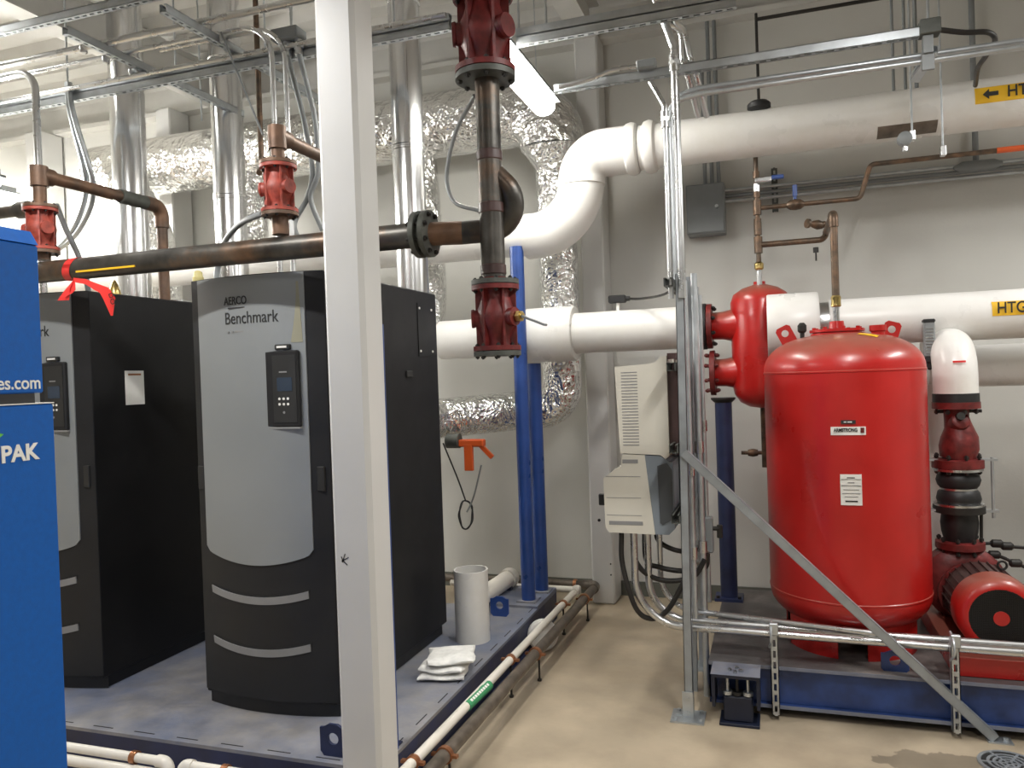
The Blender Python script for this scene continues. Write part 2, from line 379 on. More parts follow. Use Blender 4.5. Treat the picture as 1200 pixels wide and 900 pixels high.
# ================================================================= BOILER SKID
SX0,SX1,SY0,SY1=-4.7,-1.49,2.66,4.78
sk=thing('boiler_skid','worn blue-grey steel deck skid carrying the boilers','skid',((SX0+SX1)/2,(SY0+SY1)/2,0))
mb=MB().box(SX0,SX1,SY0,SY1,.185,.2)
mb.build('deck_plate',m_deck,sk)
mb=MB()
for (a0,a1,b0,b1) in((SX0,SX1,SY0,SY0+.006),(SX0,SX1,SY1-.006,SY1),(SX0,SX0+.006,SY0,SY1),(SX1-.006,SX1,SY0,5.24)):
    mb.box(a0,a1,b0,b1,.0,.185)
mb.box(SX0,SX1,SY0-.03,SY0,0.0,.012).box(SX1,SX1+.03,SY0,SY1,0.0,.012)
for x in (-4.2,-3.4,-2.6,-1.9): mb.box(x-.04,x+.04,SY0+.01,SY1-.01,.0,.18)
mb.build('frame_beam',m_navy,sk)
mb=MB().box(-1.87,SX1,SY1,5.24,.185,.215)
mb.build('end_plate',m_deck,sk)
mb=MB()
for k in range(14):
    x=SX0+.15+k*.23; mb.box(x,x+.11,SY0+.028,SY0+.033,.2,.2012)
for k in range(9):
    y=SY0+.16+k*.235; mb.box(SX1-.035,SX1-.030,y,y+.11,.2,.2012)
mb.build('edge_slot',m_dark,sk)['kind']='stuff'
def lug(c,ax,parent,mat,w=.13,h=.1,t=.012,name='lifting_lug'):
    ax=Vector(ax); c=Vector(c); n=20; z=Vector((0,0,1)); nrm=ax.cross(z)
    outer=[]
    for k in range(n):
        t_=2*PI*k/n; outer.append((math.cos(t_),math.sin(t_)))
    mb=MB(); hr=w*.2; cz=h*.55
    def sq(q):
        x,y=q; m=max(abs(x),abs(y)); return (x/m,y/m)
    vs=[];fs=[]
    for s in(-1,1):
        for (x,y) in outer:
            a,b=sq((x,y)); 
            if b>.9 and abs(a)>.6: b=.75
            vs.append(c+ax*(a*w/2)+z*(cz+(b*h*.45 if b>0 else b*cz))+nrm*(s*t/2))
        for (x,y) in outer: vs.append(c+ax*(x*hr)+z*(cz+y*hr)+nrm*(s*t/2))
    for k in range(n):
        j=(k+1)%n
        fs+=[(k,j,n+j,n+k),(2*n+k,3*n+k,3*n+j,2*n+j),(k,2*n+k,2*n+j,j),(n+k,n+j,3*n+j,3*n+k)]
    mb.add(vs,fs); return mb.build(name,mat,parent,ang=.5)
lug(A(392,886,Z=.2)+Vector((0,.0,0)),(1,0,0),sk,m_navy,w=.12,h=.13)
lg=A(586,722,Z=.2); lug(lg,(1,0,0),sk,m_blue,w=.12,h=.125)

# ---- boilers
def boiler(x0,label):
    x1=x0+.715; y0=3.02; y1=4.23; z0=.2; z1=2.2; W=x1-x0; bow=.055
    t=thing('boiler',label,'boiler',((x0+x1)/2,(y0+y1)/2,z0),'black and grey upright boilers')
    MB().box(x0,x1,y0,y1,z0+.06,z1,.006).build('body',m_bblack,t)
    MB().box(x0+.03,x1-.02,y0+.03,y1-.03,z0,z0+.06).build('plinth',m_black,t)
    fy=lambda x,off=0: y0-.0-bow*(1-((x-(x0+W/2))/(W/2))**2)-off
    # curved front cover (charcoal)
    mb=MB()
    mb.grid(lambda u,v:Vector((x0+u*W,fy(x0+u*W),z0+.075+v*(z1-z0-.075))),24,2,thick=(0,.0,0))
    mb=MB(); n=24; prof=[(x0+i/n*W,fy(x0+i/n*W)) for i in range(n+1)]
    mb.prism([(a,b,z0+.075) for a,b in prof]+[(x1,y0,z0+.075),(x0,y0,z0+.075)],(0,0,z1-z0-.075))
    mb.build('front_cover',m_bfront,t)
    # recessed kick strip
    mb=MB(); mb.prism([(a,b+.03,z0+.002) for a,b in prof]+[(x1,y0+.03,z0+.002),(x0,y0+.03,z0+.002)],(0,0,.072)); mb.build('kick_strip',m_black,t)
    # grey bezel panel with curved lower edge
    a0=x0+.050; a1=x1-.085
    zb=.94
    def P(u,v,off=.006):
        x=a0+u*(a1-a0); zlow=zb-.055*(1-(2*u-1)**2); 
        if u<.04: zlow+=.02*(1-u/.04)
        if u>.96: zlow+=.02*((u-.96)/.04)
        return Vector((x,fy(x,off),zlow+v*(z1-.004-zlow)))
    MB().grid(P,28,6,thick=(0,.008,0)).build('front_panel',m_bgrey,t)
    # lower louvres
    for zc in (.742,.505):
        def Q(u,v,zc=zc):
            x=x0+.075+u*(W-.19); return Vector((x,fy(x,.004+.004*v),zc-.035*(1-(2*u-1)**2)+v*.034))
        MB().grid(Q,28,1,thick=(0,.006,0)).build('louver',m_louv,t)
        def Q2(u,v,zc=zc):
            x=x0+.07+u*(W-.18); return Vector((x,fy(x,.0025),zc+.026-.035*(1-(2*u-1)**2)+v*.016))
        MB().grid(Q2,28,1,thick=(0,.004,0)).build('louver_slot',m_dark,t)
    # control panel
    cx=x0+.520; cy=fy(cx,.006)
    k=MB().box(cx-.085,cx+.085,cy-.010,cy+.016,1.51,1.85,.006); c=k.build('control_panel',m_bfront,t)
    MB().box(cx-.045,cx+.075,cy-.0125,cy-.004,1.53,1.83).build('keypad_plate',m_ink,c)
    MB().box(cx-.022,cx+.055,cy-.0140,cy-.008,1.67,1.73).build('screen',m_screen,c)
    for i in range(3):
        for j in range(2): MB().cyl((cx-.012+i*.022,cy-.012,1.612+j*.024),(cx-.012+i*.022,cy-.0145,1.612+j*.024),.006,n=10).build('key',m_white,c)
    MB().cyl((cx+.01,cy-.012,1.575),(cx+.01,cy-.0145,1.575),.006,n=10).build('indicator',m_louv,c)
    MB().box(cx-.01,cx+.03,cy-.0135,cy-.012,1.752,1.758).build('indicator',m_louv,c)
    MB().box(cx-.03,cx+.045,cy-.012,cy+.01,1.855,1.878,.003).build('badge',m_ink,c)
    MB().box(cx-.018,cx+.033,cy-.0135,cy-.01,1.862,1.871).build('badge_plate',m_white,c)
    MB().box(cx-.075,cx+.085,cy-.008,cy+.01,1.502,1.510).build('lower_trim',m_louv,c)
    # side latches
    for xx in (x0+.026,x1-.040):
        MB().box(xx-.018,xx+.018,fy(xx,.008),fy(xx)+.01,1.22,1.33,.003).build('latch',m_ink,t)
    def conform(o,off=.0078):
        b=wloc(t)
        for v in o.data.vertices:
            front=v.co.y+b.y< fy(x0+.36,.009)
            v.co.y=fy(v.co.x+b.x,off+(.0006 if front else -.001))-b.y
    conform(text('AERCO',.052,(x0+.225,fy(x0+.36,.009),2.085),'-Y',m_ink,t,xs=.75,bold=.0006))
    conform(text('Benchmark',.078,(x0+.225,fy(x0+.36,.009),2.005),'-Y',m_ink,t,xs=.80))
    for a_,b__ in ((.24,.25),(.262,.275),(.28,.33)): MB().box(x0+a_,x0+b__,fy(x0+.29,.0078),fy(x0+.29,.003),1.943,1.949).build('small_print',m_louv,t)
    MB().box(x0+.25,x0+.34,fy(x0+.34,.0078),fy(x0+.34,.003),2.052,2.056).build('underline',m_ink,t)
    # outlet collar behind
    MB().cyl((x0+.33,y1-.2,z1),(x0+.33,y1-.2,z1+.05),.13).build('flue_collar',m_flue,t)
    return t
b2=boiler(-2.595,'black boiler with grey curved front, complete beside the white column')
b1=dup(b2,(-1.345,0,0)); tag(b1,'black boiler at left, its front half hidden by the blue cabinets')
# extras
xs=-1.88
mb=MB().box(xs,xs+.004,3.97,4.17,1.83,2.13); ap=mb.build('access_panel',m_bblack,b2)
for y in(3.99,4.15):
    for z in(1.86,2.10): MB().cyl((xs+.003,y,z),(xs+.008,y,z),.007,n=10).build('screw',m_white,ap)
MB().box(xs,xs+.010,3.80,3.87,1.715,1.75,.003).build('side_latch',m_ink,b2)
q=A(232,322,Y=3.10)
MB().lathe((q.x,3.10,2.2),(0,0,1),[(0,.026),(.03,.026),(.035,.022),(.055,.020),(.062,.010)],14).build('vent_cap',m_ycap,b2)
q=A(134,333,Y=3.45)
MB().lathe((q.x,3.45,2.2),(0,0,1),[(0,.034),(.04,.034),(.06,.03),(.10,.016),(.115,.006)],14).build('vent_cap',m_brass,b1)
def bow_y(x): return 3.02-.055*(1-((x+2.595-.3575)/.3575)**2)-.0062
def stain(u,v):
    z=1.885+v*.27; w=.010+.045*(1-v)**1.6; x=-1.976-.012*v-w*(1-u); return Vector((x,bow_y(x),z))
tag(MB().grid(stain,4,10,thick=(0,-.0012,0)).build('adhesive_stain',m_stain,b2),'yellowish adhesive stain above the control panel')
l1=A(147.5,462,X=-3.222); l2=A(171,504,X=-3.222)
sl=MB().box(-3.226,-3.222,l1.y,l2.y,1.62,1.80).build('rating_label',m_white,b1)
tag(sl,'white rating label on boiler side')
MB().box(-3.2225,-3.2215,l1.y+.02,l2.y-.02,1.775,1.785).build('label_print',m_clamp,sl)

# ---- flues
def flue(px,py,Y,r,label,ztop=CEIL,zb=2.2,seams=()):
    p=A(px,py,Y=Y); t=thing('flue_pipe',label,'flue pipe',(p.x,Y,zb),'stainless boiler flues')
    MB().cyl((p.x,Y,zb),(p.x,Y,ztop),r,n=40).build('flue_section',m_flue,t)
    for z in seams:
        MB().lathe((p.x,Y,z),(0,0,1),[(-.02,r),(-.018,r+.006),(-.008,r+.006),(-.004,r+.002),(.004,r+.002),(.008,r+.006),(.018,r+.006),(.02,r)],40,False).build('band_clamp',m_flue,t)
    return t
flue(154,250,4.1,.107,'stainless flue at left, above the half-hidden boiler',seams=(3.85,2.5))
flue(269,215,4.45,.105,'stainless flue in the middle, behind the rusty valve',zb=0.2,seams=(2.98,3.9))
flue(479,190,4.15,.093,'stainless flue just right of the white column',seams=(3.05,3.9))

# ---- foil ductwork
dz=A(600,134,Y=5.38).z
DX=-1.44
fd=thing('foil_duct','crinkled foil-wrapped air duct running along wall behind flues','duct',(-3,5.38,3.3))
xl=A(118,170,Y=5.38).x
MB().tube(fillet([(xl,5.38,dz),(DX,5.38,dz),(DX,5.38,3.30)],.27,12),.235,36).build('main_duct',m_foil,fd)
path=[(DX,5.38,3.32),(DX,5.4,3.18),(DX,5.41,2.6),(DX,5.41,1.46)]
path=[path[0],path[1]]+fillet([(DX,5.41,3.1),(DX,5.41,1.46),(-1.78,5.38,1.45),(-2.28,4.95,1.42),(-2.28,4.235,1.42)],[.26,.3,.3],8)
MB().tube(path,.13,30,rs=[.235]+[.14]*(len(path)-1)).build('branch_duct',m_foil,fd)
MB().tube(smoothp([(-2.50,5.36,dz),(-2.46,5.33,3.1),(-2.42,5.30,2.3),(-2.40,4.95,1.85),(-2.38,4.235,1.8)],6),.14,28).build('branch_duct',m_foil,fd)
q=A(287,220,Y=5.25); MB().tube(smoothp([(q.x,5.37,dz),(q.x,5.33,3.1),(q.x,5.31,2.2),(q.x,5.28,1.7),(q.x+.05,4.9,1.35),(q.x+.1,4.235,1.3)],6),.125,28).build('branch_duct',m_foil,fd)
q=A(146,220,Y=5.0); MB().tube(smoothp([(xl+.1,5.36,dz),(q.x-.06,5.15,3.3),(q.x,5.33,2.9),(q.x+.05,5.3,2.3),(q.x+.3,4.7,1.8),(q.x+.5,4.235,1.7)],6),.15,28).build('branch_duct',m_foil,fd)

# ---- big white insulated pipes
up=thing('insulated_pipe','white jacketed heating pipe, upper one, bending down to the left','pipe',(0,5.0,2.6))
Yu=5.0; zR=A(1000,140,Y=Yu).z; zL=A(560,283,Y=Yu).z; xD=A(681,212,Y=Yu).x
print('upper pipe z',zR,zL,xD)
zR=3.122;
xj=A(750,165,Y=Yu).x
MB().cyl((xj,Yu,zR),(4.9,Yu,zR),.138,n=40).build('straight_run',m_pvc,up)
MB().cyl((-6.5,Yu,zL),(xD-.36,Yu,zL),.125,n=40).build('straight_run',m_pvc,up)
zm=A(681,213,Y=Yu).z
MB().tube(fillet([(xj-.02,Yu,zR),(xD,Yu,zR),(xD,Yu,zm)],.30,14),.150,40).build('elbow_jacket',m_pvc,up)
MB().tube(fillet([(xD,Yu,zm+.02),(xD,Yu,zL),(xD-.38,Yu,zL)],.33,14),.150,40).build('elbow_jacket',m_pvc,up)
MB().cyl((xD,Yu,zm-.03),(xD,Yu,zm+.01),.156,n=40).build('jacket_seam',m_pvc,up)
for px in (741,762):
    x=A(px,165,Y=Yu).x
    MB().lathe((x,Yu,zR),(1,0,0),[(-.045,.138),(-.03,.158),(0,.166),(.03,.158),(.045,.138)],40,False).build('jacket_seam',m_pvc,up)
def wrap_label(c,r,ang0,ang1,xa,xb,mat,parent,name='pipe_label'):
    """curved sticker on a pipe along X; angles measured from -Y upwards"""
    def P(u,v):
        a=ang0+(ang1-ang0)*v; return Vector((xa+(xb-xa)*u,c[1]-(r)*math.cos(a),c[2]+r*math.sin(a)))
    return MB().grid(P,2,10,thick=(0,.003,0)).build(name,mat,parent)
def arrow_text(parent,x0,y,z,h,mat):
    w=h*1.35
    MB().prism([(x0,y,z),(x0+h*.55,y,z+h*.5),(x0+h*.55,y,z+h*.2),(x0+w,y,z+h*.2),(x0+w,y,z-h*.2),(x0+h*.55,y,z-h*.2),(x0+h*.55,y,z-h*.5)],(0,.003,0)).build('arrow',mat,parent)
xa=A(1143,118,Y=Yu-.14).x
lb=wrap_label((0,Yu,zR),.1405,-.22,.42,xa,xa+.9,m_yel,up)
yl=Yu-.1455
arrow_text(lb,xa+.035,yl,zR+.015,.055,m_ink)
text('HTG HOT WATER',.085,(xa+.15,yl+.002,zR+.015),'-Y',m_ink,lb,xs=.85,bold=.001)
wl=wrap_label((0,Yu,zR),.1395,-1.25,-.62,A(1026,160,Y=Yu).x,A(1095,155,Y=Yu).x,m_brownp,up,'rust_patch'); 
# lower run
Yl=5.1; z2=1.973; 
lo=thing('insulated_pipe','white jacketed heating pipe, lower one, into the red separator','pipe',(-1.2,Yl,z2-.19))
MB().cyl((-2.23,Yl,z2),(A(822,380,Y=Yl).x,Yl,z2),.135,n=40).build('straight_run',m_pvc,lo)
xa=A(618,390,Y=Yl).x; xb=A(675,390,Y=Yl).x
MB().lathe((xa,Yl,z2),(1,0,0),[(0,.135),(.0,.178),(.015,.184),(xb-xa-.01,.184),(xb-xa,.178),(xb-xa,.135)],40,False).build('fitting_jacket',m_pvc,lo)
YR=5.0
rp=thing('insulated_pipe','white jacketed heating pipe with yellow label, right of separator','pipe',(1.2,YR,z2-.19))
zr=1.950; YJ=4.93
MB().cyl((A(971,378,Y=YR).x,YR,zr),(4.9,YR,zr),.137,n=40).build('straight_run',m_pvc,rp)
MB().cyl((A(930,378,Y=YR).x,YR,zr),(A(985,378,Y=YR).x,YR,zr),.125,n=40).build('inner_pipe',m_emt,rp)
xa=A(899,378,Y=4.85).x; xb=A(960,378,Y=4.85).x
MB().lathe((xa,YJ,zr-.005),(1,0,0),[(0,.1),(0,.185),(.008,.19),(xb-xa-.008,.19),(xb-xa,.185),(xb-xa,.1)],40,False).build('fitting_jacket',m_pvc,rp)
xa=A(1163,364,Y=YR-.14).x
lb=wrap_label((0,YR,zr),.1395,-.10,.48,xa,xa+.6,m_yel,rp)
text('HTG HOT WATER',.085,(xa+.02,YR-.1445,zr+.026),'-Y',m_ink,lb,xs=.8,bold=.001)
lw=thing('insulated_pipe','grey-white jacketed return pipe lowest on the right wall','pipe',(1.5,5.35,1.5))
z3=A(1170,428,Y=5.35).z
MB().cyl((A(1085,428,Y=5.35).x,5.35,z3),(4.9,5.35,z3),.125,n=40).build('straight_run',m_pvc,lw)
# riser behind pump
xq=A(1104,560,Y=5.35).x
MB().tube(fillet([(xq+.25,5.35,z3),(xq,5.35,z3),(xq,5.35,.35)],.16,10),.1,30).build('riser',m_pvc,lw)

# ---- main dark steel pipe
YM=2.82; zM=2.272; kk=.83
sp=thing('steel_pipe','dark rusty steel pipe running level in front of boilers','pipe',(-2.5,YM,zM-.06))
xV=-1.008
xf=A(497,267,Y=YM).x
MB().cyl((-4.7,YM+.0,zM),(xf,YM,zM),.050,n=28).build('pipe_run',m_iron,sp)
MB().cyl((xf,YM,zM),(xV-.14,YM+.045,zM),.046,n=28).build('pipe_run',m_rust,sp)
MB().tube(fillet([(xV-.15,YM+.045,zM),(xV+.20,YM+.07,zM),(xV-.0,YM+.012,zM+.215)],[.10],12),.0455,28).build('elbow',m_iron,sp)
fl=MB()
for d in(-.020,.020): fl.lathe((xf+d,YM,zM),(1,0,0),[(-.012,.046),(-.010,.092),(.010,.092),(.012,.046)],32)
fl.cyl((xf-.01,YM,zM),(xf+.01,YM,zM),.066); f=fl.build('pipe_flange',m_flg,sp)
bolts(f,(xf,YM,zM),(1,0,0),.076,8,r=.010,h=.07,ph=PI/8)
MB().obox((A(133,320,Y=YM).x,YM-.046,zM-.022),Vector((1,0,0)),Vector((0,1,0)),Vector((0,0,1)),.17,.004,.004).build('yellow_stripe',m_yel,sp)
vp=thing('steel_pipe','dark vertical steel pipe hanging between two red valves','pipe',(xV,YM,1.90))
MB().cyl((xV,YM,2.08),(xV,YM,2.86),.0465,n=28).build('pipe_run',m_iron,vp)
MB().lathe((xV,YM,1.98),(0,0,1),[(0,.034),(.10,.048)],28).build('reducer',m_dred,vp)
for z in (2.345,2.545,2.11): MB().lathe((xV,YM,z),(0,0,1),[(-.02,.0465),(-.016,.0495),(.016,.0495),(.02,.0465)],28,False).build('weld_band',m_motor,vp)

# ---- flanged valves
def flanged_valve(c,s,label,mat,fmat,bottom_dark=True,handle=None,h=.34,group=None,cat='valve',stem=True,R=.115,topf=True):
    """valve along Z, c = centre, s = scale"""
    c=Vector(c); t=thing('flanged_valve',label,cat,c-Vector((0,0,h/2*s)),group)
    H=h/2*s; R=R*s
    mb=MB().lathe(c,(0,0,1),[(-H*.78,R*.62),(-H*.6,R*.58),(-H*.5,R*.62),(-H*.34,R*.70),(-H*.2,R*.80),(0,R*.86),(H*.2,R*.80),(H*.34,R*.70),(H*.5,R*.62),(H*.6,R*.58),(H*.78,R*.62)],32)
    for k in range(6):
        a=2*PI*k/6+.2; d=Vector((math.cos(a),math.sin(a),0)); e=Vector((-math.sin(a),math.cos(a),0))
        mb.obox(c+d*(R*.70),e,d,Vector((0,0,1)),R*.05,R*.16,H*.74)
    for sx in(-1,1): mb.lathe(c+Vector((sx*R*.5,-R*.2,0)),(sx,-.35,0),[(0,R*.42),(R*.36,R*.36),(R*.40,R*.40),(R*.50,R*.38)],20)
    mb.build('valve_body',mat,t)
    for sg,nm in((1,'upper_flange'),(-1,'lower_flange')):
        mb=MB().lathe(c+Vector((0,0,sg*H*.80)),(0,0,1),[(-H*.07,R*.6),(-H*.06,R),(H*.06,R),(H*.07,R*.6)],36)
        f=mb.build(nm,mat,t)
        g=MB().lathe(c+Vector((0,0,sg*H*.94)),(0,0,1),[(-H*.065,R*.6),(-H*.06,R),(H*.06,R),(H*.075,R*.6)],36).build('companion_flange',fmat,t)
        bolts(f,c+Vector((0,0,sg*H*.87)),(0,0,1),R*.84,8,r=.0095*s*1.1,h=H*.30,ph=PI/8)
    if handle:
        d=Vector(handle).normalized(); q=c+Vector((d.x,d.y,0)).normalized()*R*.75
        MB().cyl(q-d*.01,q+Vector((d.x,d.y,0)).normalized()*.07*s,.018*s).hexn(q+Vector((d.x,d.y,0)).normalized()*.05*s,(d.x,d.y,0),.028*s,.02).build('stem',m_brass,t)
        e=q+Vector((d.x,d.y,0)).normalized()*.065*s
        sdv=Vector((-d.y,d.x,0)).normalized()
        nn=sdv.cross(d).normalized()
        MB().obox(e+d*.06*s,d,sdv,nn,.085*s,.014*s,.004).build('lever',m_grey,t)
    return t
cl=A(582,372,Y=YM)
flanged_valve((xV+.005,YM,1.925),.93*kk,'dark red flanged valve with lever at the bottom of pipe',m_dred,m_flg,handle=(.85,-.25,-.35),h=.375,R=.118)
flanged_valve((xV-.005,YM,3.01),1.18*kk,'large dark red flanged valve at the top of the picture',m_dred,m_flg,h=.36,R=.118)
MB().cyl((xV,YM,3.16),(xV,YM,CEIL-.02),.0465).build('pipe_run',m_iron,vp)
xr=-1.953
flanged_valve((xr,YM,2.522),.80*kk,'small faded red flanged valve atop level pipe, near white column',m_salm,m_rust,h=.345,R=.115)
xl2=A(48,262,Y=YM).x
flanged_valve((xl2,YM,2.475),.80*kk,'orange-red flanged valve at far left above the blue cabinet',m_salm,m_rust,h=.345,R=.115)
tb=thing('copper_branch','brown copper branch pipe above the small faded red valve','pipe',(xr,YM,2.6))
def tee_branch(t,x,z0,z1,L,drop=False,r=.028):
    MB().cyl((x,YM,z0),(x,YM,z1),r,n=20).build('riser',m_rust,t)
    MB().cyl((x,YM,z1-.055),(x,YM,z1+.04),r*1.35,n=20).cyl((x,YM,z1),(x,YM+.07,z1),r*1.35,n=20).build('tee',m_rust,t)
    if not drop: MB().cyl((x,YM+.05,z1),(x,YM+L,z1),r,n=20).build('pipe_run',m_rust,t)
    else:
        MB().tube(fillet([(x,YM+.05,z1),(x,YM+L,z1),(x,YM+L,2.2)],.07,8),r,20).build('pipe_run',m_rust,t)
        MB().cyl((x,YM+L-.30,z1),(x,YM+L-.10,z1),r*1.25,n=20).build('coupling',m_flg,t)
        MB().tube(fillet([(x,YM+L-.12,z1),(x,YM+L,z1),(x,YM+L,z1-.12)],.06,8),r*1.3,20).build('elbow',m_rust,t)
tee_branch(tb,xr,2.62,2.745,.62)
MB().cyl((xr,YM,2.33),(xr,YM,2.42),.036).build('lower_nipple',m_rust,tb)
tb2=thing('copper_branch','brown copper branch pipe reaching back from the far left valve','pipe',(xl2,YM,2.31))
tee_branch(tb2,xl2,2.57,2.735,.78,True,.030)
MB().cyl((xl2,YM,2.33),(xl2,YM,2.38),.036).build('lower_nipple',m_rust,tb2)
MB().cyl((xl2-.9,YM+.02,2.585),(xl2-.05,YM+.02,2.585),.028).cyl((xl2-.16,YM+.02,2.585),(xl2-.09,YM+.02,2.585),.040).build('side_pipe',m_iron,tb2)

# ---- red ribbon on the main pipe
xt=A(88,312,Y=YM).x
rb=thing('barrier_tape','red printed ribbon knotted round the level steel pipe','tape',(xt,YM,2.2))
pts=[]
mb=MB()
for k in range(22):
    a=2*PI*k/20; pts.append(Vector((xt+.02*math.sin(a)+.0,YM-.053*math.cos(a),zM+.053*math.sin(a))))
def ribbon(mb,pts,wv,th=.0012):
    pts=[Vector(p) for p in pts]; vs=[];fs=[]
    for i,p in enumerate(pts):
        wd=Vector(wv[i]) if isinstance(wv,list) else Vector(wv)
        vs+=[p-wd,p+wd]
    fs=[(2*i,2*i+1,2*i+3,2*i+2) for i in range(len(pts)-1)]
    n=len(vs); vs2=[v+Vector((0,th,0)) for v in vs]
    mb.add(vs+vs2,fs+[tuple(n+q for q in f[::-1]) for f in fs]); return mb
ribbon(mb,pts,(.022,0,0)).build('loop',m_tape,rb)
K=A(86,328,Y=YM-.06)
mb=MB()
ribbon(mb,[K,A(78,340,Y=YM-.07),A(74,352,Y=YM-.07)],[(.010,0,.008),(.022,0,.009),(.026,.008,.0)])
ribbon(mb,[K,A(84,338,Y=YM-.065),A(80,346,Y=YM-.07)],[(.008,0,.008),(.022,0,-.008),(.015,.008,.010)])
mb.build('short_tail',m_tape,rb)
mb=MB(); T=[K,A(100,330,Y=YM-.07),A(112,336,Y=YM-.08),A(122,340,Y=YM-.08),A(128,350,Y=YM-.08),A(131,370,Y=YM-.07)]
ribbon(mb,T,[(.0,0,.010),(.0,0,.012),(.008,0,.014),(.026,0,.009),(.034,0,.0),(.006,0,.0)]); lt=mb.build('long_tail',m_tape,rb)
text('DO',.036,A(129,343,Y=YM-.086),'-Y',m_ink,lt,rotz=-1.3,depth=.0008)

# ================================================================= OVERHEAD RACK (left)
def level(px1,py1,px2,py2,Y):
    a=A(px1,py1,Y=Y); b=A(px2,py2,Y=Y); z=(a.z+b.z)/2; return Vector((a.x,Y,z)),Vector((b.x,Y,z))
def rod(x,y,z0,z1,label,r=.006,cat='hanger rod',group='threaded hanger rods from the ceiling',name='hanger_rod',mat=None):
    return tag(MB().cyl((x,y,z0),(x,y,z1),r,n=8).build(name,mat or m_steel),label,cat,group)
def strutX(px1,py1,px2,py2,Y,label,double=False,slots=True,ext=None,ht=.041,mat=None):
    a,b=level(px1,py1,px2,py2,Y)
    if ext is not None: a.x=ext
    return tag(strut_mb(a,b,double=double,slots=slots,ht=ht).build('strut_channel',mat or m_steel),label,'strut channel'),a,b
s1,a1,b1_=strutX(100,104,528,32,3.66,'slotted double strut channel below conduits, from left edge to red valve',double=True,ext=-4.9)
b1_x=b1_.x
s2,a2,b2_=strutX(20,28,240,-14,3.25,'slotted strut channel across the top left corner near bright lamp',ext=-4.6)
s3,a3,b3_=strutX(606,47,862,-3,3.75,'slotted strut channel right of upper red valve along ceiling',double=True)
tags=[]
for (px,Y,l) in ((175,3.66,'left'),(335,3.66,'middle')): pass
def strutY(px1,py1,z,y0,y1,label,px=None):
    p=A(px1,py1,Z=z)
    return tag(strut_mb((p.x,y0,z),(p.x,y1,z)).build('strut_channel',m_steel),label,'strut channel'),p
zz=a1.z+.062
s4,p4=strutY(75,35,zz,3.1,4.5,'slotted cross strut on top of the left end of rack')
s5,p5=strutY(205,18,zz,3.1,4.55,'dark slotted cross strut over the rack between left and middle flues')
# conduits on the rack
def conduit(name,label,pts,r,bend,mat=m_emt,group=None,cat='conduit',n=14,clips=()):
    o=MB().tube(fillet(pts,bend,8),r,n).build(name,mat); tag(o,label,cat,group); return o
d0,d1=level(0,73,366,3,3.35); d0.x=-4.9; d1.x+=.5
conduit('conduit','bright thick level conduit, topmost of the left rack',[d0,d1],.019,.1)
e0=A(35,82,Y=3.5); e1=A(285,37,Y=3.5); ez=(e0.z+e1.z)/2
for k,(dx) in enumerate((0,.045)):
    q=A(322+k*9,150,Y=3.5+.0)
    conduit('conduit',['conduit bending down to the small faded valve, left one','conduit bending down to the small faded valve, right one'][k],[(-4.9 if k==0 else -3.2,3.5+k*.05,ez),(q.x,3.5+k*.05,ez),(q.x,3.5+k*.05,2.2)],.0135,.19)
g0,g1=level(30,115,366,47,3.60)
conduit('conduit','thin level conduit just above the slotted double strut',[(-4.9,3.6,g0.z),(b1_x,3.6,g1.z)],.014,.1)
# left hook conduits
h=A(45,190,Y=3.45); ht=A(25,84,Y=3.45)
conduit('conduit','pale hooked conduit rising at far left above copper tee',[(-4.9,3.45,ht.z-.01),(h.x,3.45,ht.z-.01),(h.x,3.45,2.2)],.021,.12)
for k in range(2):
    P=[A(79+k*2,97,Y=3.62),A(82+k*3,130,Y=3.62),A(97+k*6,190,Y=3.7),A(101+k*8,215,Y=3.75),A(96+k*9,245,Y=3.8),A(80+k*6,278,Y=3.85),A(56,300,Y=3.9)]
    tag(MB().tube(smoothp(P,7),.0165,14).build('flexible_conduit',m_steel),['grey flexible conduit looping down at left, inner','grey flexible conduit looping down at left, outer'][k],'conduit')
P=[A(66,240,Y=3.1),A(78,270,Y=3.1),A(92,300,Y=3.1),A(100,322,Y=3.12),A(104,345,Y=3.14)]
tag(MB().tube(smoothp(P,6),.014,12).build('flexible_conduit',m_grey),'short dark flexible conduit crossing behind the red ribbon','conduit')
# junction box + flex drops in the middle
jb=A(340,42,Y=3.62)
j=thing('junction_box','grey junction box with silver connectors under the rack','junction box',(jb.x,3.62,jb.z-.03))
MB().box(jb.x-.09,jb.x+.07,3.57,3.67,jb.z-.03,jb.z+.03,.004).build('box',m_grey,j)
for dx in(-.02,.05): MB().cyl((jb.x+dx,3.62,jb.z-.03),(jb.x+dx,3.62,jb.z-.11),.02).hexn((jb.x+dx,3.62,jb.z-.07),(0,0,1),.026,.02).build('connector',m_emt,j)
MB().cyl((jb.x+.01,3.62,jb.z+.03),(jb.x+.01,3.62,CEIL),.008).build('hanger_rod',m_steel,j)
for k in range(2):
    P=[Vector((jb.x-.02+.07*k,3.62,jb.z-.10)),A(346+k*14,100,Y=3.64),A(357+k*13,145,Y=3.68),A(366+k*7,200,Y=3.7),A(360+k*4,232,Y=3.72)]+([A(345,262,Y=3.7),A(352,285,Y=3.62)] if k==0 else [A(378,270,Y=3.75)])
    tag(MB().tube(smoothp(P,7),.0145,14).build('flexible_conduit',m_grey),['grey flexible conduit dropping from junction box, left one','grey flexible conduit dropping from junction box, right one'][k],'conduit')
P=[A(253,330,Y=3.2),A(256,310,Y=3.2),A(264,283,Y=3.15),A(282,262,Y=3.05),A(308,250,Y=2.9)]
tag(MB().tube(smoothp(P,8),.014,12).build('flexible_conduit',m_grey),'short grey flexible conduit curving to the small faded valve','conduit')
x5=A(303,100,Y=3.9).x
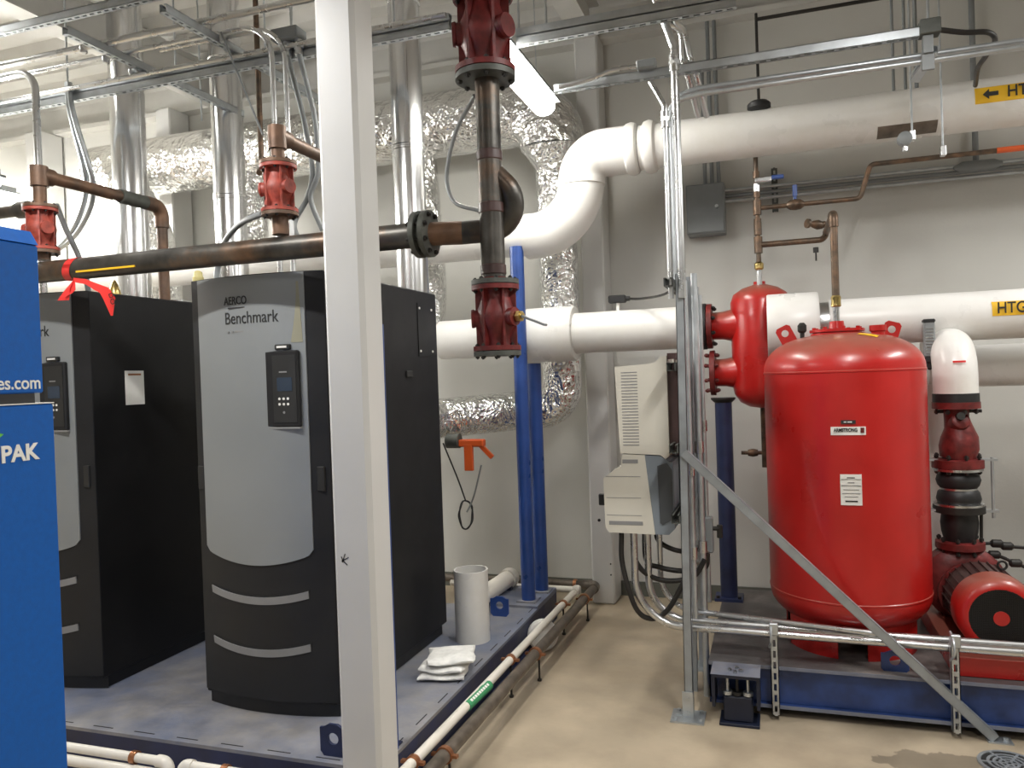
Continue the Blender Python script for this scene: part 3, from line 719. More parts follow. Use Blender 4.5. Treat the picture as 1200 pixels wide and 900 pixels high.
tag(MB().tube(fillet([(x5,3.9,CEIL),(x5,3.9,2.98),(x5+.09,3.75,2.90)],.03,5),.016,12).build('copper_pipe',m_copper),'thin dark copper pipe dropping beside the middle conduits','pipe')
# rods, cable and clips
q=A(259,38,Y=3.48)
tag(MB().cyl(q,A(308,158,Y=3.48),.006,n=8).build('control_wire',m_grey),'thin straight wire slanting down before the middle flue','wire')
hg='silver clips under the rack conduits'
for (px,py,Y,l) in ((98,57,3.35,'under the thick top conduit'),(124,69,3.5,'under the second conduit'),(155,84,3.6,'under the lowest conduit'),(260,44,3.5,'where the slanting wire begins')):
    c=A(px,py,Y=Y)
    o=MB().lathe(c+Vector((0,0,.0)),(0,0,1),[(-.03,.004),(-.025,.018),(0,.022),(.012,.02)],14).build('conduit_clip',m_emt)
    tag(o,'silver conduit clip '+l,'clip',hg)
rods=[(a1.x+.9,3.66,a1.z+.04,'far left rod holding the double strut'),(A(235,105,Y=4.5).x,4.5,zz,'rod at the free end of dark cross strut'),(A(205,60,Y=3.9).x,3.9,zz,'rod behind the rack left of middle flue'),(A(310,30,Y=3.66).x,3.66,a1.z+.04,'rod left of the junction box under ceiling'),(A(608,30,Y=3.75).x,3.75,a3.z+.04,'rod at left end of strut beside red valve'),(A(640,25,Y=3.75).x,3.75,a3.z+.04,'rod just right of the upper red valve')]
for x,y,z,l in rods: rod(x,y,z,CEIL,'threaded hanger '+l)
rod(-2.9,3.25,a2.z,CEIL,'threaded hanger rod at right end of the top left strut')
rod(-4.4,3.25,a2.z,CEIL,'threaded hanger rod beside the top left lamp')
x=A(462,20,Y=3.66).x; rod(x,3.66,a1.z+.04,CEIL,'threaded hanger rod right of the white column')
# curved cable by the vertical pipe
P=[A(556,112,Y=2.85),A(551,122,Y=2.88),A(536,150,Y=2.9),A(526,185,Y=2.9),A(524,215,Y=2.9),A(534,238,Y=2.88),A(562,247,Y=2.84)]
tag(MB().tube(smoothp(P,8),.008,10).build('sensor_cable',m_grey),'thin grey cable looping left of the vertical steel pipe','cable')

# ================================================================= LAMPS
def led(x,y0,y1,z,label,mat,power,w=.13,glow=True):
    t=thing('strip_light',label,'lamp',(x,(y0+y1)/2,z),None)
    n=14
    prof=[(-w/2,.03)]+[(-w/2*math.cos(PI*k/n),-.045*math.sin(PI*k/n)+.0) for k in range(n+1)]+[(w/2,.03)]
    MB().prism([(x+a,y0,z+b) for a,b in prof],(0,y1-y0,0)).build('diffuser',mat,t)
    MB().box(x-w/2-.035,x+w/2+.035,y0-.01,y1+.01,z+.028,z+.045).box(x-w/2,x+w/2,y0,y1,z+.045,z+.09).build('housing',m_grey,t)
    for yy in(y0+.15,y1-.15): MB().cyl((x,yy,z+.08),(x,yy,CEIL),.003,n=6).build('hanging_wire',m_steel,t)
    return t
led(-1.285,3.62,4.62,3.33,'lit white strip light hanging behind the upper red valve',m_lens,0)
led(-4.98,2.9,3.93,3.13,'lit strip light left of the rack, out past the cabinet',m_lens4,0)
led(-6.45,4.2,5.25,3.45,'lit strip light at the far left behind blue cabinet',m_lens2,0)
led(-4.75,2.75,3.55,4.08,'lit strip light at the very top left corner',m_lens3,0)

# ================================================================= RIGHT OVERHEAD STRUTS
s6,a6,b6=strutX(650,103,1094,38,3.95,'slotted strut channel running right above the white pipe')
for k in range(2):
    P=[A(786+k*12,300,Y=3.9+k*.0),A(786+k*12,130,Y=3.9)]
p7a,p7b=level(830,108,1190,57,4.02)
for k,(dz,lab) in enumerate(((.0,'lower'),(.038,'upper'))):
    v=A(789,300,Y=4.02)
    o=MB().tube(fillet([(v.x-.0+.02*k,4.02+.03*k,2.1),(v.x+.02*k,4.02+.03*k,p7a.z+dz-.02),(v.x+.16,4.02+.03*k,p7a.z+dz),(4.9,4.02+.03*k,p7a.z+dz)],[.12,.2],8),.014,14).build('conduit',m_steel)
    tag(o,f'{lab} of two level conduits running right, bent down at strut stand','conduit')
for k,(px,l) in enumerate(((777.5,'left'),(793,'right'))):
    q=A(px,150,Y=3.86); ztop=A(789,55,Y=3.86).z
    pts=[(q.x,3.86,2.05),(q.x,3.86,ztop-(0.0 if k else .15)),(q.x-.14+.03*k,3.80,ztop+.33),(q.x-.14+.03*k,3.80,CEIL)] if k else [(q.x+.01,3.86,2.05),(q.x+.01,3.86,A(779,125,Y=3.86).z),(q.x-.06,3.9,A(770,95,Y=3.9).z)]
    t=thing('conduit',f'bright vertical conduit above the strut stand, {l} one','conduit',(q.x,3.86,2.05))
    MB().tube(fillet(pts,.03,4),.0135+.006*k,14).build('tube',m_emt,t)
    zc=ztop-.03 if k else A(779,128,Y=3.86).z
    MB().cyl((q.x+(0 if k else .01),3.86,zc-.09),(q.x+(0 if k else .01),3.86,zc-.01),.027 if k else .02).hexn((q.x+(0 if k else .01),3.86,zc-.05),(0,0,1),.031 if k else .024,.018).build('coupling',m_emt,t)
P=[A(757,-5,Y=3.8),A(770,22,Y=3.82),A(783,32,Y=3.84),A(790,50,Y=3.86)]
for k,l in enumerate(('left','right')):
    P=[A(768+k*14,-14,Y=3.95),A(777+k*14,22,Y=3.95),A(797+k*4,36,Y=4.0),A(800+k*9,68,Y=4.05),A(805+k*10,84,Y=4.06),A(818+k*10,136,Y=4.35)]
    tag(MB().tube(smoothp(P,6),.0155,12).build('conduit',m_emt),f'{l} kinked conduit coming from ceiling over the white pipe','conduit')
# conduit body fitting on the strut
P=[A(655,102,Y=3.9),A(690,93,Y=3.9),A(720,82,Y=3.9),A(746,78,Y=3.9)]
t=thing('conduit','silver bent conduit with elbow fitting lying above slotted strut','conduit',P[0])
MB().tube(smoothp(P,8),.012,12).build('tube',m_emt,t)
q=A(757,76,Y=3.9); MB().box(q.x-.045,q.x+.05,3.875,3.925,q.z-.02,q.z+.022,.005).build('fitting',m_grey,t)
# rods of the right strut
rz=b6.z
for i,(px,y,l,zb) in enumerate(((1046,5.3,'left of three behind the strut end',3.28),(1060,5.3,'middle of three behind the strut end',3.28),(1073,5.3,'right of three behind the strut end',3.28))):
    x=A(px,60,Y=y).x; rod(x,y,zb-.05,CEIL,'grey thin rod, '+l,r=.009 if i<2 else .012,mat=m_grey)
xh=A(1103,60,Y=3.9).x; 
xh2=A(1064,120,Y=4.9).x
rod(b6.x-.02,3.95,rz,CEIL,'threaded hanger rod at the right end of slotted strut')
# bracket and short angled strut at the end
bk=thing('strut_bracket','dark bracket with short slotted strut stub at the strut end','bracket',(b6.x-.03,3.95,rz-.2))
MB().box(b6.x-.06,b6.x+.025,3.91,3.985,rz-.022,rz+.045,.004).build('end_cap',m_flg,bk)
MB().box(b6.x-.045,b6.x-.005,3.93,3.97,rz-.10,rz-.02).box(b6.x-.05,b6.x+.0,3.945,3.965,rz-.17,rz-.10).build('bracket_plate',m_grey,bk)
strut_mb(A(1094,58,Y=3.97),A(1072,92,Y=4.2),webdir=(1,-.5,0)).build('stub',m_steel,bk)
P=[Vector((b6.x+.02,3.95,rz+.0)),A(1130,38,Y=3.97),A(1158,38,Y=4.0),A(1166,48,Y=4.1),A(1155,66,Y=4.3),A(1146,80,Y=4.5),A(1143,100,Y=4.86)]
tag(MB().tube(smoothp(P,7),.012,12).build('flexible_conduit',m_blackm),'black flexible conduit curling from strut end down to pipe','conduit')
# hanger rods with clevis for the copper line
def hang(px,py,Y,ztop,label,ball=True):
    p=A(px,py,Y=Y); t=thing('pipe_hanger',label,'pipe hanger',(p.x,Y,p.z))
    MB().cyl((p.x,Y,p.z),(p.x,Y,ztop),.005,n=8).build('rod',m_steel,t)
    MB().box(p.x-.012,p.x+.012,Y-.02,Y+.02,p.z-.03,p.z+.02,.003).build('clevis',m_emt,t)
    return t
hang(1105,176,4.45,CEIL,'thin hanger rod with bright clip holding reddish copper line')
hang(1069,158,4.4,CEIL,'thin hanger rod with round clamp before the white pipe')
pc=A(1060,163,Y=4.4); t=thing('beam_clamp','round grey clamp with bolt on thin hanger rod','clamp',pc)
MB().lathe(pc,(0,1,0),[(-.03,.02),(-.02,.035),(.02,.035),(.03,.02)],18).build('clamp_ring',m_grey,t); MB().hexn(pc+Vector((0,0,-.05)),(0,0,1),.014,.02).cyl(pc+Vector((0,0,-.05)),pc,.006).build('bolt',m_emt,t)
# black vertical rod with bell, thin level rod
xr2=A(891,100,Y=4.75).x
t=thing('pipe_support','black rod with round black cap above the white pipe','pipe support',(xr2,4.95,zR+.13))
xr2=A(889,115,Y=4.95).x
MB().cyl((xr2,4.95,zR+.13),(xr2,4.95,A(891,15,Y=4.95).z),.009,n=10).build('rod',m_blackm,t)
MB().lathe((xr2,4.95,zR+.14),(0,0,1),[(-.02,.05),(-.005,.068),(.02,.068),(.035,.05),(.045,.02)],12).build('cap',m_black,t)
za=A(891,22,Y=4.95).z
MB().cyl((xr2,4.95,za),(4.9,4.95,za),.011,n=10).build('cross_rod',m_blackm,t)
# cabinet + wall conduits
yb=5.72; c0=A(803,217,Y=yb); c1_=A(850,271,Y=yb)
t=thing('electrical_box','flat grey electrical box on back wall behind strut stand','electrical box',((c0.x+c1_.x)/2,5.8,c1_.z))
MB().box(c0.x,c1_.x,5.74,5.9,c1_.z,c0.z,.006).build('enclosure',m_grey,t)
MB().box(c0.x+.008,c1_.x-.008,5.728,5.742,c1_.z+.008,c0.z-.008,.003).build('door',m_grey,t)
q=A(840,242,Y=5.73); MB().cyl((q.x,5.70,q.z),(q.x,5.73,q.z),.012).build('latch',m_emt,t)
for i,(px) in enumerate((826,834,842)):
    x=A(px,200,Y=5.8).x; tag(MB().cyl((x,5.8,c0.z),(x,5.8,CEIL-.1 if i else 3.9),.014).build('conduit',m_grey),'grey conduit rising from wall box, '+('left','middle','right')[i]+' of three','conduit','conduits above wall box')
for i,(py,l) in enumerate(((222.5,'top'),(229,'second'),(235,'bottom'))):
    a=A(851,py+1,Y=5.83)
    tag(MB().cyl((c1_.x,5.83,a.z),(4.9,5.83,a.z),.0135,n=12).build('conduit',m_steel if i!=1 else m_grey),f'level conduit on back wall right of grey box, {l} one','conduit','level conduits on right back wall')
q=A(1146,194,Y=5.8)
tag(MB().lathe((q.x-.14,5.8,q.z),(1,0,0),[(0,.012),(.05,.035),(.23,.035),(.28,.012)],14).build('conduit_fitting',m_grey),'grey conduit fitting on the wall conduits at right','fitting')
xw=A(1143,170,Y=5.85).x
tag(MB().cyl((xw,5.85,q.z),(xw,5.85,CEIL),.018).build('conduit',m_grey),'dark vertical conduit behind the labelled white pipe','conduit')
# little strut with valve
q=A(908,215,Y=5.6)
tag(strut_mb((q.x,5.86,A(908,248,Y=5.86).z),(q.x,5.86,A(907,198,Y=5.86).z),webdir=(0,-1,0)).build('strut_channel',m_flg),'short dark upright strut on wall beside blue-handled valve','strut channel')

# ================================================================= FLOOR PIPES (left skid)
wp=[A(205,889,Y=2.47)]
wz=.2
pA=A(484,893,Z=.2); pB=A(676,691,Z=.2)
d=(pB-pA)
t=thing('drain_pipe','cream plastic pipe with green label along skid edge','pipe',(pA.x,pA.y,0))
st=pA-d.normalized()*.36
MB().tube(fillet([(-1.9,st.y,.2),st,pB,(-2.3,pB.y,.2)],.035,6),.0215,16).build('pipe_run',m_pvcp,t)
for c_ in (pB,st):
    MB().lathe(c_,(0,0,1),[(-.028,.02),(-.02,.03),(.02,.03),(.028,.02)],14).build('elbow',m_pvcp,t)
MB().cyl(pB-d.normalized()*.08,pB,.028).build('elbow_socket',m_pvcp,t)
g0=A(547,828,Z=.2);g1=A(573,803,Z=.2)
gl=MB().cyl(g0,g1,.0225).build('pipe_label',m_green,t)
dd=(g1-g0).normalized()
for k in range(9):
    c=g0+(g1-g0)*(.12+.09*k)+Vector((.012,-.0,.019)); MB().obox(c,dd,Vector((.8,0,-.55)).normalized(),Vector((0,0,1)),.008,.006,.0016).build('label_print',m_white,gl)
MB().cyl(A(563,812,Z=.2),A(567,808,Z=.2),.0228).build('label_print',m_green,gl)
t2=thing('copper_drain_pipe','grey-brown metal pipe on rod stands beside cream pipe','pipe',(-1.3,3,0))
qA=A(512,895,Z=.15); qB=A(699,686,Z=.15); e=(qB-qA)
st2=qA-e.normalized()*.42
MB().tube(fillet([(-2.2,st2.y,.15),st2,qB,(-2.8,qB.y,.15)],.045,6),.030,18).build('pipe_run',m_brownp,t2)
MB().tube(fillet([qB-e.normalized()*.1,qB,qB+Vector((-.1,0,0))],.045,6),.036,18).build('elbow',m_brownp,t2)
def clamp(parent,c,ax,r,z0=None,rodx=0):
    MB().lathe(c,ax,[(-.012,r),(-.012,r+.007),(.012,r+.007),(.012,r)],18,False).obox(Vector(c)+Vector((r+.012,0,0)),Vector((1,0,0)),Vector((0,1,0)),Vector((0,0,1)),.016,.010,.006).obox(Vector(c)-Vector((r+.012,0,0)),Vector((1,0,0)),Vector((0,1,0)),Vector((0,0,1)),.016,.010,.006).build('pipe_clamp',m_clamp,parent)
    if z0 is not None: MB().cyl((c[0]+rodx,c[1],z0),(c[0]+rodx,c[1],c[2]-r-.002),.006,n=8).hexn((c[0]+rodx,c[1],z0+.006),(0,0,1),.012,.012).build('rod_stand',m_blackm,parent)
dn=d.normalized(); en=e.normalized()
for py in (893,773,708):
    c=pA+d*((A(600 if 0 else 484+(893-py)*.95,py,Z=.2)-pA).dot(dn)/d.length); clamp(t,c,dn,.0215,0.0)
for (px,py) in ((523,885),(626,766),(685,702)):
    c=qA+e*((A(px,py,Z=.15)-qA).dot(en)/e.length); clamp(t2,c,en,.030,0.0,.02)
clamp(t2,(A(674,682,Y=qB.y).x,qB.y,.15),(1,0,0),.030)
# front-left plastic pipes
Yf=2.46; za=A(140,884.5,Y=Yf).z
t=thing('drain_pipe','cream plastic pipes on floor before the boiler skid','pipe',(-2.9,Yf,0))
xe=A(197,890,Y=Yf).x
MB().tube(fillet([(-4.2,Yf,za),(xe,Yf,za),(xe,Yf,.03)],.03,6),.0185,16).build('pipe_run',m_pvcp,t)
MB().tube(fillet([(xe-.05,Yf,za),(xe,Yf,za),(xe,Yf,za-.05)],.03,6),.024,16).build('elbow',m_pvcp,t)
xe2=A(214,893,Y=Yf).x
MB().tube(fillet([(xe2,Yf,.03),(xe2,Yf,za-.0),(-1.75,Yf,za)],.03,6),.0185,16).build('pipe_run',m_pvcp,t)
MB().tube(fillet([(xe2,Yf,za-.05),(xe2,Yf,za),(xe2+.05,Yf,za)],.03,6),.024,16).build('elbow',m_pvcp,t)
zb=A(120,897,Y=2.44).z
MB().cyl((-4.2,2.44,zb),(xe-.03,2.44,zb),.0215).build('lower_pipe_run',m_pvcp,t)
MB().cyl((xe2-.03,2.40,.026),(-1.75,2.40,.026),.0215).build('lower_pipe_run',m_pvcp,t)
for px,py in ((158,887),(264,898)):
    c=(A(px,py,Y=Yf).x,Yf,za); clamp(t,c,(1,0,0),.0185,0.0)
# items on skid
cc=A(555,745,Z=.2); c_=Vector((-1.682,4.14,.2))
t=MB(); r=.098; h_=.405
t.lathe(c_,(0,0,1),[(0,r-.008),(0,r),(h_,r),(h_,r-.004),(h_-.0,r-.008),(.01,r-.008),(.0,r-.008)],44,False)
o=t.build('pipe_cover_sleeve',m_pvc); tag(o,'white upright open plastic sleeve standing on the skid deck','pipe sleeve')
# lying capped pipe
la=A(556,707,Z=.27); lb_=A(602,683,Z=.27)
la=Vector((-1.99,4.72,.285)); la=A(560,702,Z=.28); lb_=A(606,686,Z=.28); lb_=Vector((la.x+.03,la.y+.55,.28))
t=thing('plastic_pipe','capped beige plastic pipe lying behind the white sleeve','pipe',(la.x,la.y,.2))
dv=(lb_-la).normalized()
MB().cyl(la,lb_,.058,n=28).build('pipe_body',m_pvcp,t)
MB().lathe(lb_,dv,[(-.06,.058),(-.06,.068),(.0,.070),(.02,.065)],28).build('far_cap',m_pvcp,t)
MB().lathe(la,dv,[(-.03,.066),(.05,.066),(.05,.058)],28).build('near_cap',m_white,t)
MB().box(la.x-.04,la.x+.04,la.y+.06,la.y+.10,.2,.235).box(lb_.x-.04,lb_.x+.04,lb_.y-.10,lb_.y-.06,.2,.235).build('rest_block',m_navy,t)
# pads
for i,(dx,dy,z,rz_,l) in enumerate(((0,0,.203,.1,'bottom'),(.01,.01,.237,-.05,'middle'),(.03,.03,.273,.22,'topmost'))):
    n=14
    def P(u,v,s=1):
        x=(u-.5)*.235; y=(v-.5)*.235; ed=min(u,1-u,v,1-v)
        x*=1-.04*math.sin(9*v+i); y*=1-.05*math.sin(8*u+2*i)
        zz_=.004*math.sin(7*u+3*v+i)+.003*math.sin(13*v-5*u)
        return x,y,zz_,min(1,ed*7)**.5
    vs=[];fs=[]
    for s in(0,1):
        for a in range(n+1):
            for b in range(n+1):
                x,y,zq,e_=P(a/n,b/n); c=math.cos(rz_+.15);sn=math.sin(rz_+.15)
                X=x*c-y*sn;Y_=x*sn+y*c
                vs.append(Vector((-1.635+dx+X,3.62+dy+Y_,z+ (.016+ (1 if s else -1)*(.004+.011*e_)+zq*(1 if i or s else 0)))))
    W=n+1
    for s in(0,1):
        for a in range(n):
            for b in range(n):
                f=(s*W*W+a*W+b,s*W*W+(a+1)*W+b,s*W*W+(a+1)*W+b+1,s*W*W+a*W+b+1); fs.append(f if s else f[::-1])
    B=[a*W for a in range(W)]+[n*W+b for b in range(1,W)]+[a*W+n for a in range(n-1,-1,-1)]+[b for b in range(n-1,0,-1)]
    for p,q in zip(B,B[1:]+B[:1]): fs.append((p,q,q+W*W,p+W*W))
    tag(MB().add(vs,fs).build('filter_pad',m_wool,ang=1.2),f'white fibrous filter pad on the skid, {l} of the pile','pad','pile of white filter pads')
# white cap between skid and pipes
q=Vector((-1.405,4.60,.098))
tag(MB().lathe(q,(.45,-.88,.12),[(-.03,.088),(-.012,.096),(.012,.096),(.028,.084),(.036,.05),(.038,.01)],36).build('end_cap',m_white),'round white cap leaning behind the floor pipes by skid','cap')
# blue posts
def post(c,r,z0,z1,label,mat=m_blue):
    t=thing('pipe_support_post',label,'support post',(c[0],c[1],z0),'blue pipe support posts')
    MB().cyl((c[0],c[1],z0+.008),(c[0],c[1],z1-.01),r,n=28).build('tube',mat,t)
    MB().box(c[0]-r*1.4,c[0]+r*1.4,c[1]-r*1.4,c[1]+r*1.4,z0,z0+.01).build('foot_plate',m_deck,t)
    return t
z_=2.17
t=post((-1.585,4.90),.046,.215,2.56,'blue round post in front, tallest of the pair under pipes')
post((-1.565,5.14),.046,.215,z2-.18,'blue round post at rear of pair under jacketed pipe')
t=thing('pipe_support_post','blue post sliver just behind right edge of white column','support post',(-1.50,2.83,.2))
MB().cyl((-1.532,2.84,.2),(-1.532,2.84,1.93),.032).build('tube',m_blue,t); MB().cyl((-1.532,2.84,1.93),(-1.532,2.84,2.02),.018).build('stem',m_rust,t); MB().box(-1.60,-1.505,2.79,2.89,.2,.208).build('foot_plate',m_navy,t)
# orange valve handle under foil duct
q=A(550,520,Y=4.9)
t=thing('butterfly_valve','orange-handled damper valve hanging under the foil duct bend','valve',q-Vector((0,0,.08)))
MB().cyl(q+Vector((-.16,.0,.02)),q+Vector((-.07,0,.02)),.05).build('valve_body',m_flg,t)
MB().box(q.x-.07,q.x+.11,q.y-.03,q.y+.03,q.z-.02,q.z+.03,.008).build('actuator',m_orange,t)
MB().box(q.x-.03,q.x+.03,q.y-.032,q.y+.0,q.z-.18,q.z-.0,.004).build('handle',m_orange,t)
MB().obox(q+Vector((.12,0,-.05)),Vector((.7,0,-.7)).normalized(),Vector((0,1,0)),Vector((.7,0,.7)).normalized(),.06,.012,.014).build('lever',m_orange,t)
P=[A(564,545,Y=4.9),A(557,575,Y=4.95),A(552,590,Y=5),A(547,600,Y=5)]
MB().tube(smoothp(P,5),.006,8).build('pull_wire',m_grey,t)
P=[A(536,545,Y=4.9)+Vector((-.1,0,.15)),A(536,560,Y=4.95),A(545,585,Y=5)]
cx_,cz_=546,603
for k in range(26):
    a=-PI/2+2*PI*k/12; rr=(7+.4*(k%5),17+.5*(k%4)); P.append(A(cx_+rr[0]*math.cos(a),cz_+rr[1]*math.sin(a)*.95,Y=5+.004*k))
tag(MB().tube(smoothp(P,3),.0055,8).build('coiled_cable',m_black),'black cable hanging in a small coil by the boiler edge','cable')
# floor drain + wet patch omitted: stain is part of the floor finish
q=A(1180,890,Z=0); r=.10
q=Vector((.885,3.735,0))
t=thing('floor_drain','round slotted metal floor drain at the bottom right','drain',q)
mb=MB().lathe(q,(0,0,1),[(0,.12),(.006,.118),(.006,.104),(.002,.104)],36,False)
for rr in (.084,.062,.040,.018): mb.lathe(q,(0,0,1),[(.001,rr),(.006,rr),(.006,rr-.011),(.001,rr-.011)],32,False)
for a in (0,PI/3,2*PI/3): mb.obox(q+Vector((0,0,.003)),Vector((math.cos(a),math.sin(a),0)),Vector((-math.sin(a),math.cos(a),0)),Vector((0,0,1)),.105,.005,.0028)
mb.build('grate',m_steel,t); MB().cyl(q+Vector((0,0,.0002)),q+Vector((0,0,.001)),.104,n=32).build('sump',m_dark,t)

# ================================================================= TANK SKID (right)
TX0,TX1,TY0,TY1,TZ=-.355,2.3,3.97,5.32,.25
t=thing('tank_skid','blue steel skid with dark worn deck under the red tank','skid',((TX0+TX1)/2,(TY0+TY1)/2,0))
MB().box(TX0,TX1,TY0,TY1,TZ-.012,TZ).build('deck_plate',m_deck2,t)
mb=MB()
mb.box(TX0,TX1,TY0+.03,TY0+.037,.062,TZ-.012).box(TX0,TX1,TY1-.06,TY1-.053,.062,TZ-.012).box(TX0,TX0+.007,TY0+.03,TY1-.03,.062,TZ-.012).box(TX1-.007,TX1,TY0+.03,TY1-.03,.062,TZ-.012)
mb.box(TX0,TX1,TY0+.0,TY0+.075,.045,.060)
mb.build('frame_beam',m_blue2,t)
mb=MB().box(TX0+.22,TX1,TY0-.004,TY0+.0,.045,.062).box(TX0,TX1,TY0-.004,TY0,TZ-.016,TZ); mb.build('worn_edge',m_deck,t)
lug(A(1050,783,Y=4.0).to_3d()*1.0+Vector((0,.03,-.03)),(1,0,0),t,m_blue2,w=.12,h=.10)
# isolator foot
q=Vector((-.215,3.89,0))
iso=thing('spring_isolator','navy spring isolator foot at the skid corner','isolator',q)
MB().box(q.x-.085,q.x+.10,q.y-.075,q.y+.075,0,.014,.002).build('base_plate',m_navyd,iso)
MB().box(q.x-.065,q.x+.07,q.y-.05,q.y+.05,.014,.135,.006).build('housing',m_navyd,iso)
mb=MB().box(q.x-.115,q.x+.105,q.y-.09,q.y+.075,.235,.25).box(q.x-.115,q.x-.10,q.y-.08,q.y+.075,.09,.235).box(q.x+.09,q.x+.105,q.y-.08,q.y+.075,.09,.235); mb.build('bracket',m_navyd,iso)
MB().box(q.x-.118,q.x+.108,q.y-.092,q.y+.077,.2502,.2512).build('top_plate',m_deck,iso)
for dx,dy in((-.03,-.03),(.02,-.03),(-.005,-.055),(.0,.0)): MB().hexn((q.x+dx,q.y+dy,.256),(0,0,1),.011,.010).build('bolt',m_emt,iso)
for dx in(-.045,.0,.05): MB().cyl((q.x+dx,q.y-.03,.135),(q.x+dx,q.y-.03,.235),.008).lathe((q.x+dx,q.y-.03,.150),(0,0,1),[(-.010,.024),(.006,.024)],16).build('adjusting_bolt',m_steel if dx else m_black,iso)
# expansion tank
tx,ty=.337,4.44; TR=.392; 
tk=thing('expansion_tank','big red vertical expansion tank standing on the skid','tank',(tx,ty,TZ))
prof=[]
zb_=.355; zt=1.68; dh=.185
for k in range(13):
    a=PI/2*k/12; prof.append((zb_+.17-.17*math.cos(a)+0,max(.001,TR*math.sin(a)**.72)))
prof=[(p[0],p[1]) for p in prof]
top=[]
for k in range(13):
    a=PI/2*k/12; top.append((zt+dh*math.sin(a),max(.12,TR*math.cos(a)**.72)))
MB().lathe((tx,ty,0),(0,0,1),prof+[(zb_+.19,TR)]+[(zt-.02,TR)]+top,72).build('shell',m_red,tk,ang=.9)
for z in (zt-.012,zb_+.185): MB().lathe((tx,ty,z),(0,0,1),[(-.006,TR),(-.003,TR+.003),(.003,TR+.003),(.006,TR)],72,False).build('weld_seam',m_red,tk)
# base ring with cut-outs
mb=MB(); n=72; R2=.315
gaps=[(-1.60,.21),(0.1,.2),(1.7,.2),(3.3,.2)]
for k in range(n):
    a0=2*PI*k/n;a1_=2*PI*(k+1)/n; am=(a0+a1_)/2
    cut=any(abs((am-g+PI)%(2*PI)-PI)<w_ for g,w_ in gaps)
    z0_=TZ if not cut else .42
    P=[(tx+R2*math.cos(a0),ty+R2*math.sin(a0),z0_),(tx+R2*math.cos(a1_),ty+R2*math.sin(a1_),z0_),(tx+R2*math.cos(a1_),ty+R2*math.sin(a1_),.50),(tx+R2*math.cos(a0),ty+R2*math.sin(a0),.50)]
    cn=Vector((math.cos(am),math.sin(am),0))*-.008
    mb.prism(P,cn)
mb.build('base_ring',m_red,tk,ang=.3)
MB().cyl((tx-.02,ty-.22,TZ+.10),(tx-.02,ty-.18,TZ+.10),.03).cyl((tx-.02,ty-.2,TZ+.1),(tx-.02,ty,TZ+.17),.02).build('drain_plug',m_brass,tk)
# top flange and fittings
zt2=zt+dh
f=MB().lathe((tx-.02,ty,zt2-.01),(0,0,1),[(0,.13),(0,.13),(.012,.13),(.012,.12),(.018,.12),(.018,.135),(.032,.135),(.032,.04),(.075,.035),(.075,.02)],40).build('top_flange',m_red,tk)
for k in range(8):
    a=2*PI*k/8+.2; MB().hexn((tx-.02+.115*math.cos(a),ty+.115*math.sin(a),zt2+.028),(0,0,1),.011,.012).build('bolt',m_red,f)
for (px,py,ang,l) in ((920,391,.45,1),(1045,386,-.3,1)):
    q=A(px,py,Y=ty); q.z+=.0; ax=Vector((math.cos(ang),0,math.sin(ang))); up_=Vector((-math.sin(ang),0,math.cos(ang)))
    mb=MB(); w2,h2,hr=.040,.06,.019; n=16; vs=[];fs=[]
    for s in(-1,1):
        for k in range(n):
            a=2*PI*(k+.5)/n; x,y=math.cos(a),math.sin(a); m_=max(abs(x),abs(y)); x/=m_;y/=m_
            vs.append(q+ax*(x*w2)+up_*((y*.040) if y>0 else y*.105)+Vector((0,s*.005,0)))
        for k in range(n):
            a=2*PI*(k+.5)/n; vs.append(q+ax*(math.cos(a)*hr)+up_*(math.sin(a)*hr)+Vector((0,s*.005,0)))
    for k in range(n):
        j=(k+1)%n; fs+=[(k,j,n+j,n+k),(2*n+k,3*n+k,3*n+j,2*n+j),(k,2*n+k,2*n+j,j),(n+k,n+j,3*n+j,3*n+k)]
    mb.add(vs,fs).build('lifting_lug',m_red,tk,ang=.5)
def domez(x,y):
    c=(math.hypot(x-tx,y-ty)/TR)**(1/.72); return zt+dh*math.sqrt(max(0,1-c*c))
qx,qy=tx+.165,ty-.10; qz=domez(qx,qy)-.045
MB().lathe((qx,qy,qz),(0,0,1),[(0,.032),(.055,.032),(.06,.040),(.088,.040),(.088,.024),(.06,.022)],20,False).build('pipe_stub',m_red,tk)
q=A(940,388,Y=ty+.12)
MB().cyl((q.x,q.y,q.z-.05),(q.x,q.y,q.z),.012).lathe((q.x,q.y,q.z),(0,0,1),[(-.01,.016),(.0,.024),(.03,.024),(.045,.012)],14).build('air_valve',m_blackm,tk)
def stk(u,v):
    x=tx+.060+.085*u+.012*v; y=ty-.20-.03*u+.03*v; return Vector((x,y,domez(x,y)+.002))
MB().grid(stk,6,2,thick=(0,0,.002)).build('yellow_sticker',m_yel,tk)
# plates
def on_tank(px,py,w_,h_,mat,name,off=.001,th=.004):
    p=A(px,py,Y=ty-TR); a=math.atan2(p.y-ty,p.x-tx)
    # find point on cylinder along the view ray
    o=CP; dv=(p-o).normalized(); 
    A_=dv.x**2+dv.y**2; B_=2*((o.x-tx)*dv.x+(o.y-ty)*dv.y); C_=(o.x-tx)**2+(o.y-ty)**2-(TR+off)**2
    s=(-B_-math.sqrt(B_*B_-4*A_*C_))/(2*A_); P=o+dv*s; a=math.atan2(P.y-ty,P.x-tx)
    def G(u,v):
        aa=a+(u-.5)*w_/TR; return Vector((tx+(TR+off)*math.cos(aa),ty+(TR+off)*math.sin(aa),P.z+(v-.5)*h_))
    return MB().grid(G,8,2,thick=Vector((-math.cos(a),-math.sin(a),0))*-th).build(name,mat,tk),P,a
o1,P1,a1a=on_tank(994,505,.156,.040,m_white,'maker_plate')
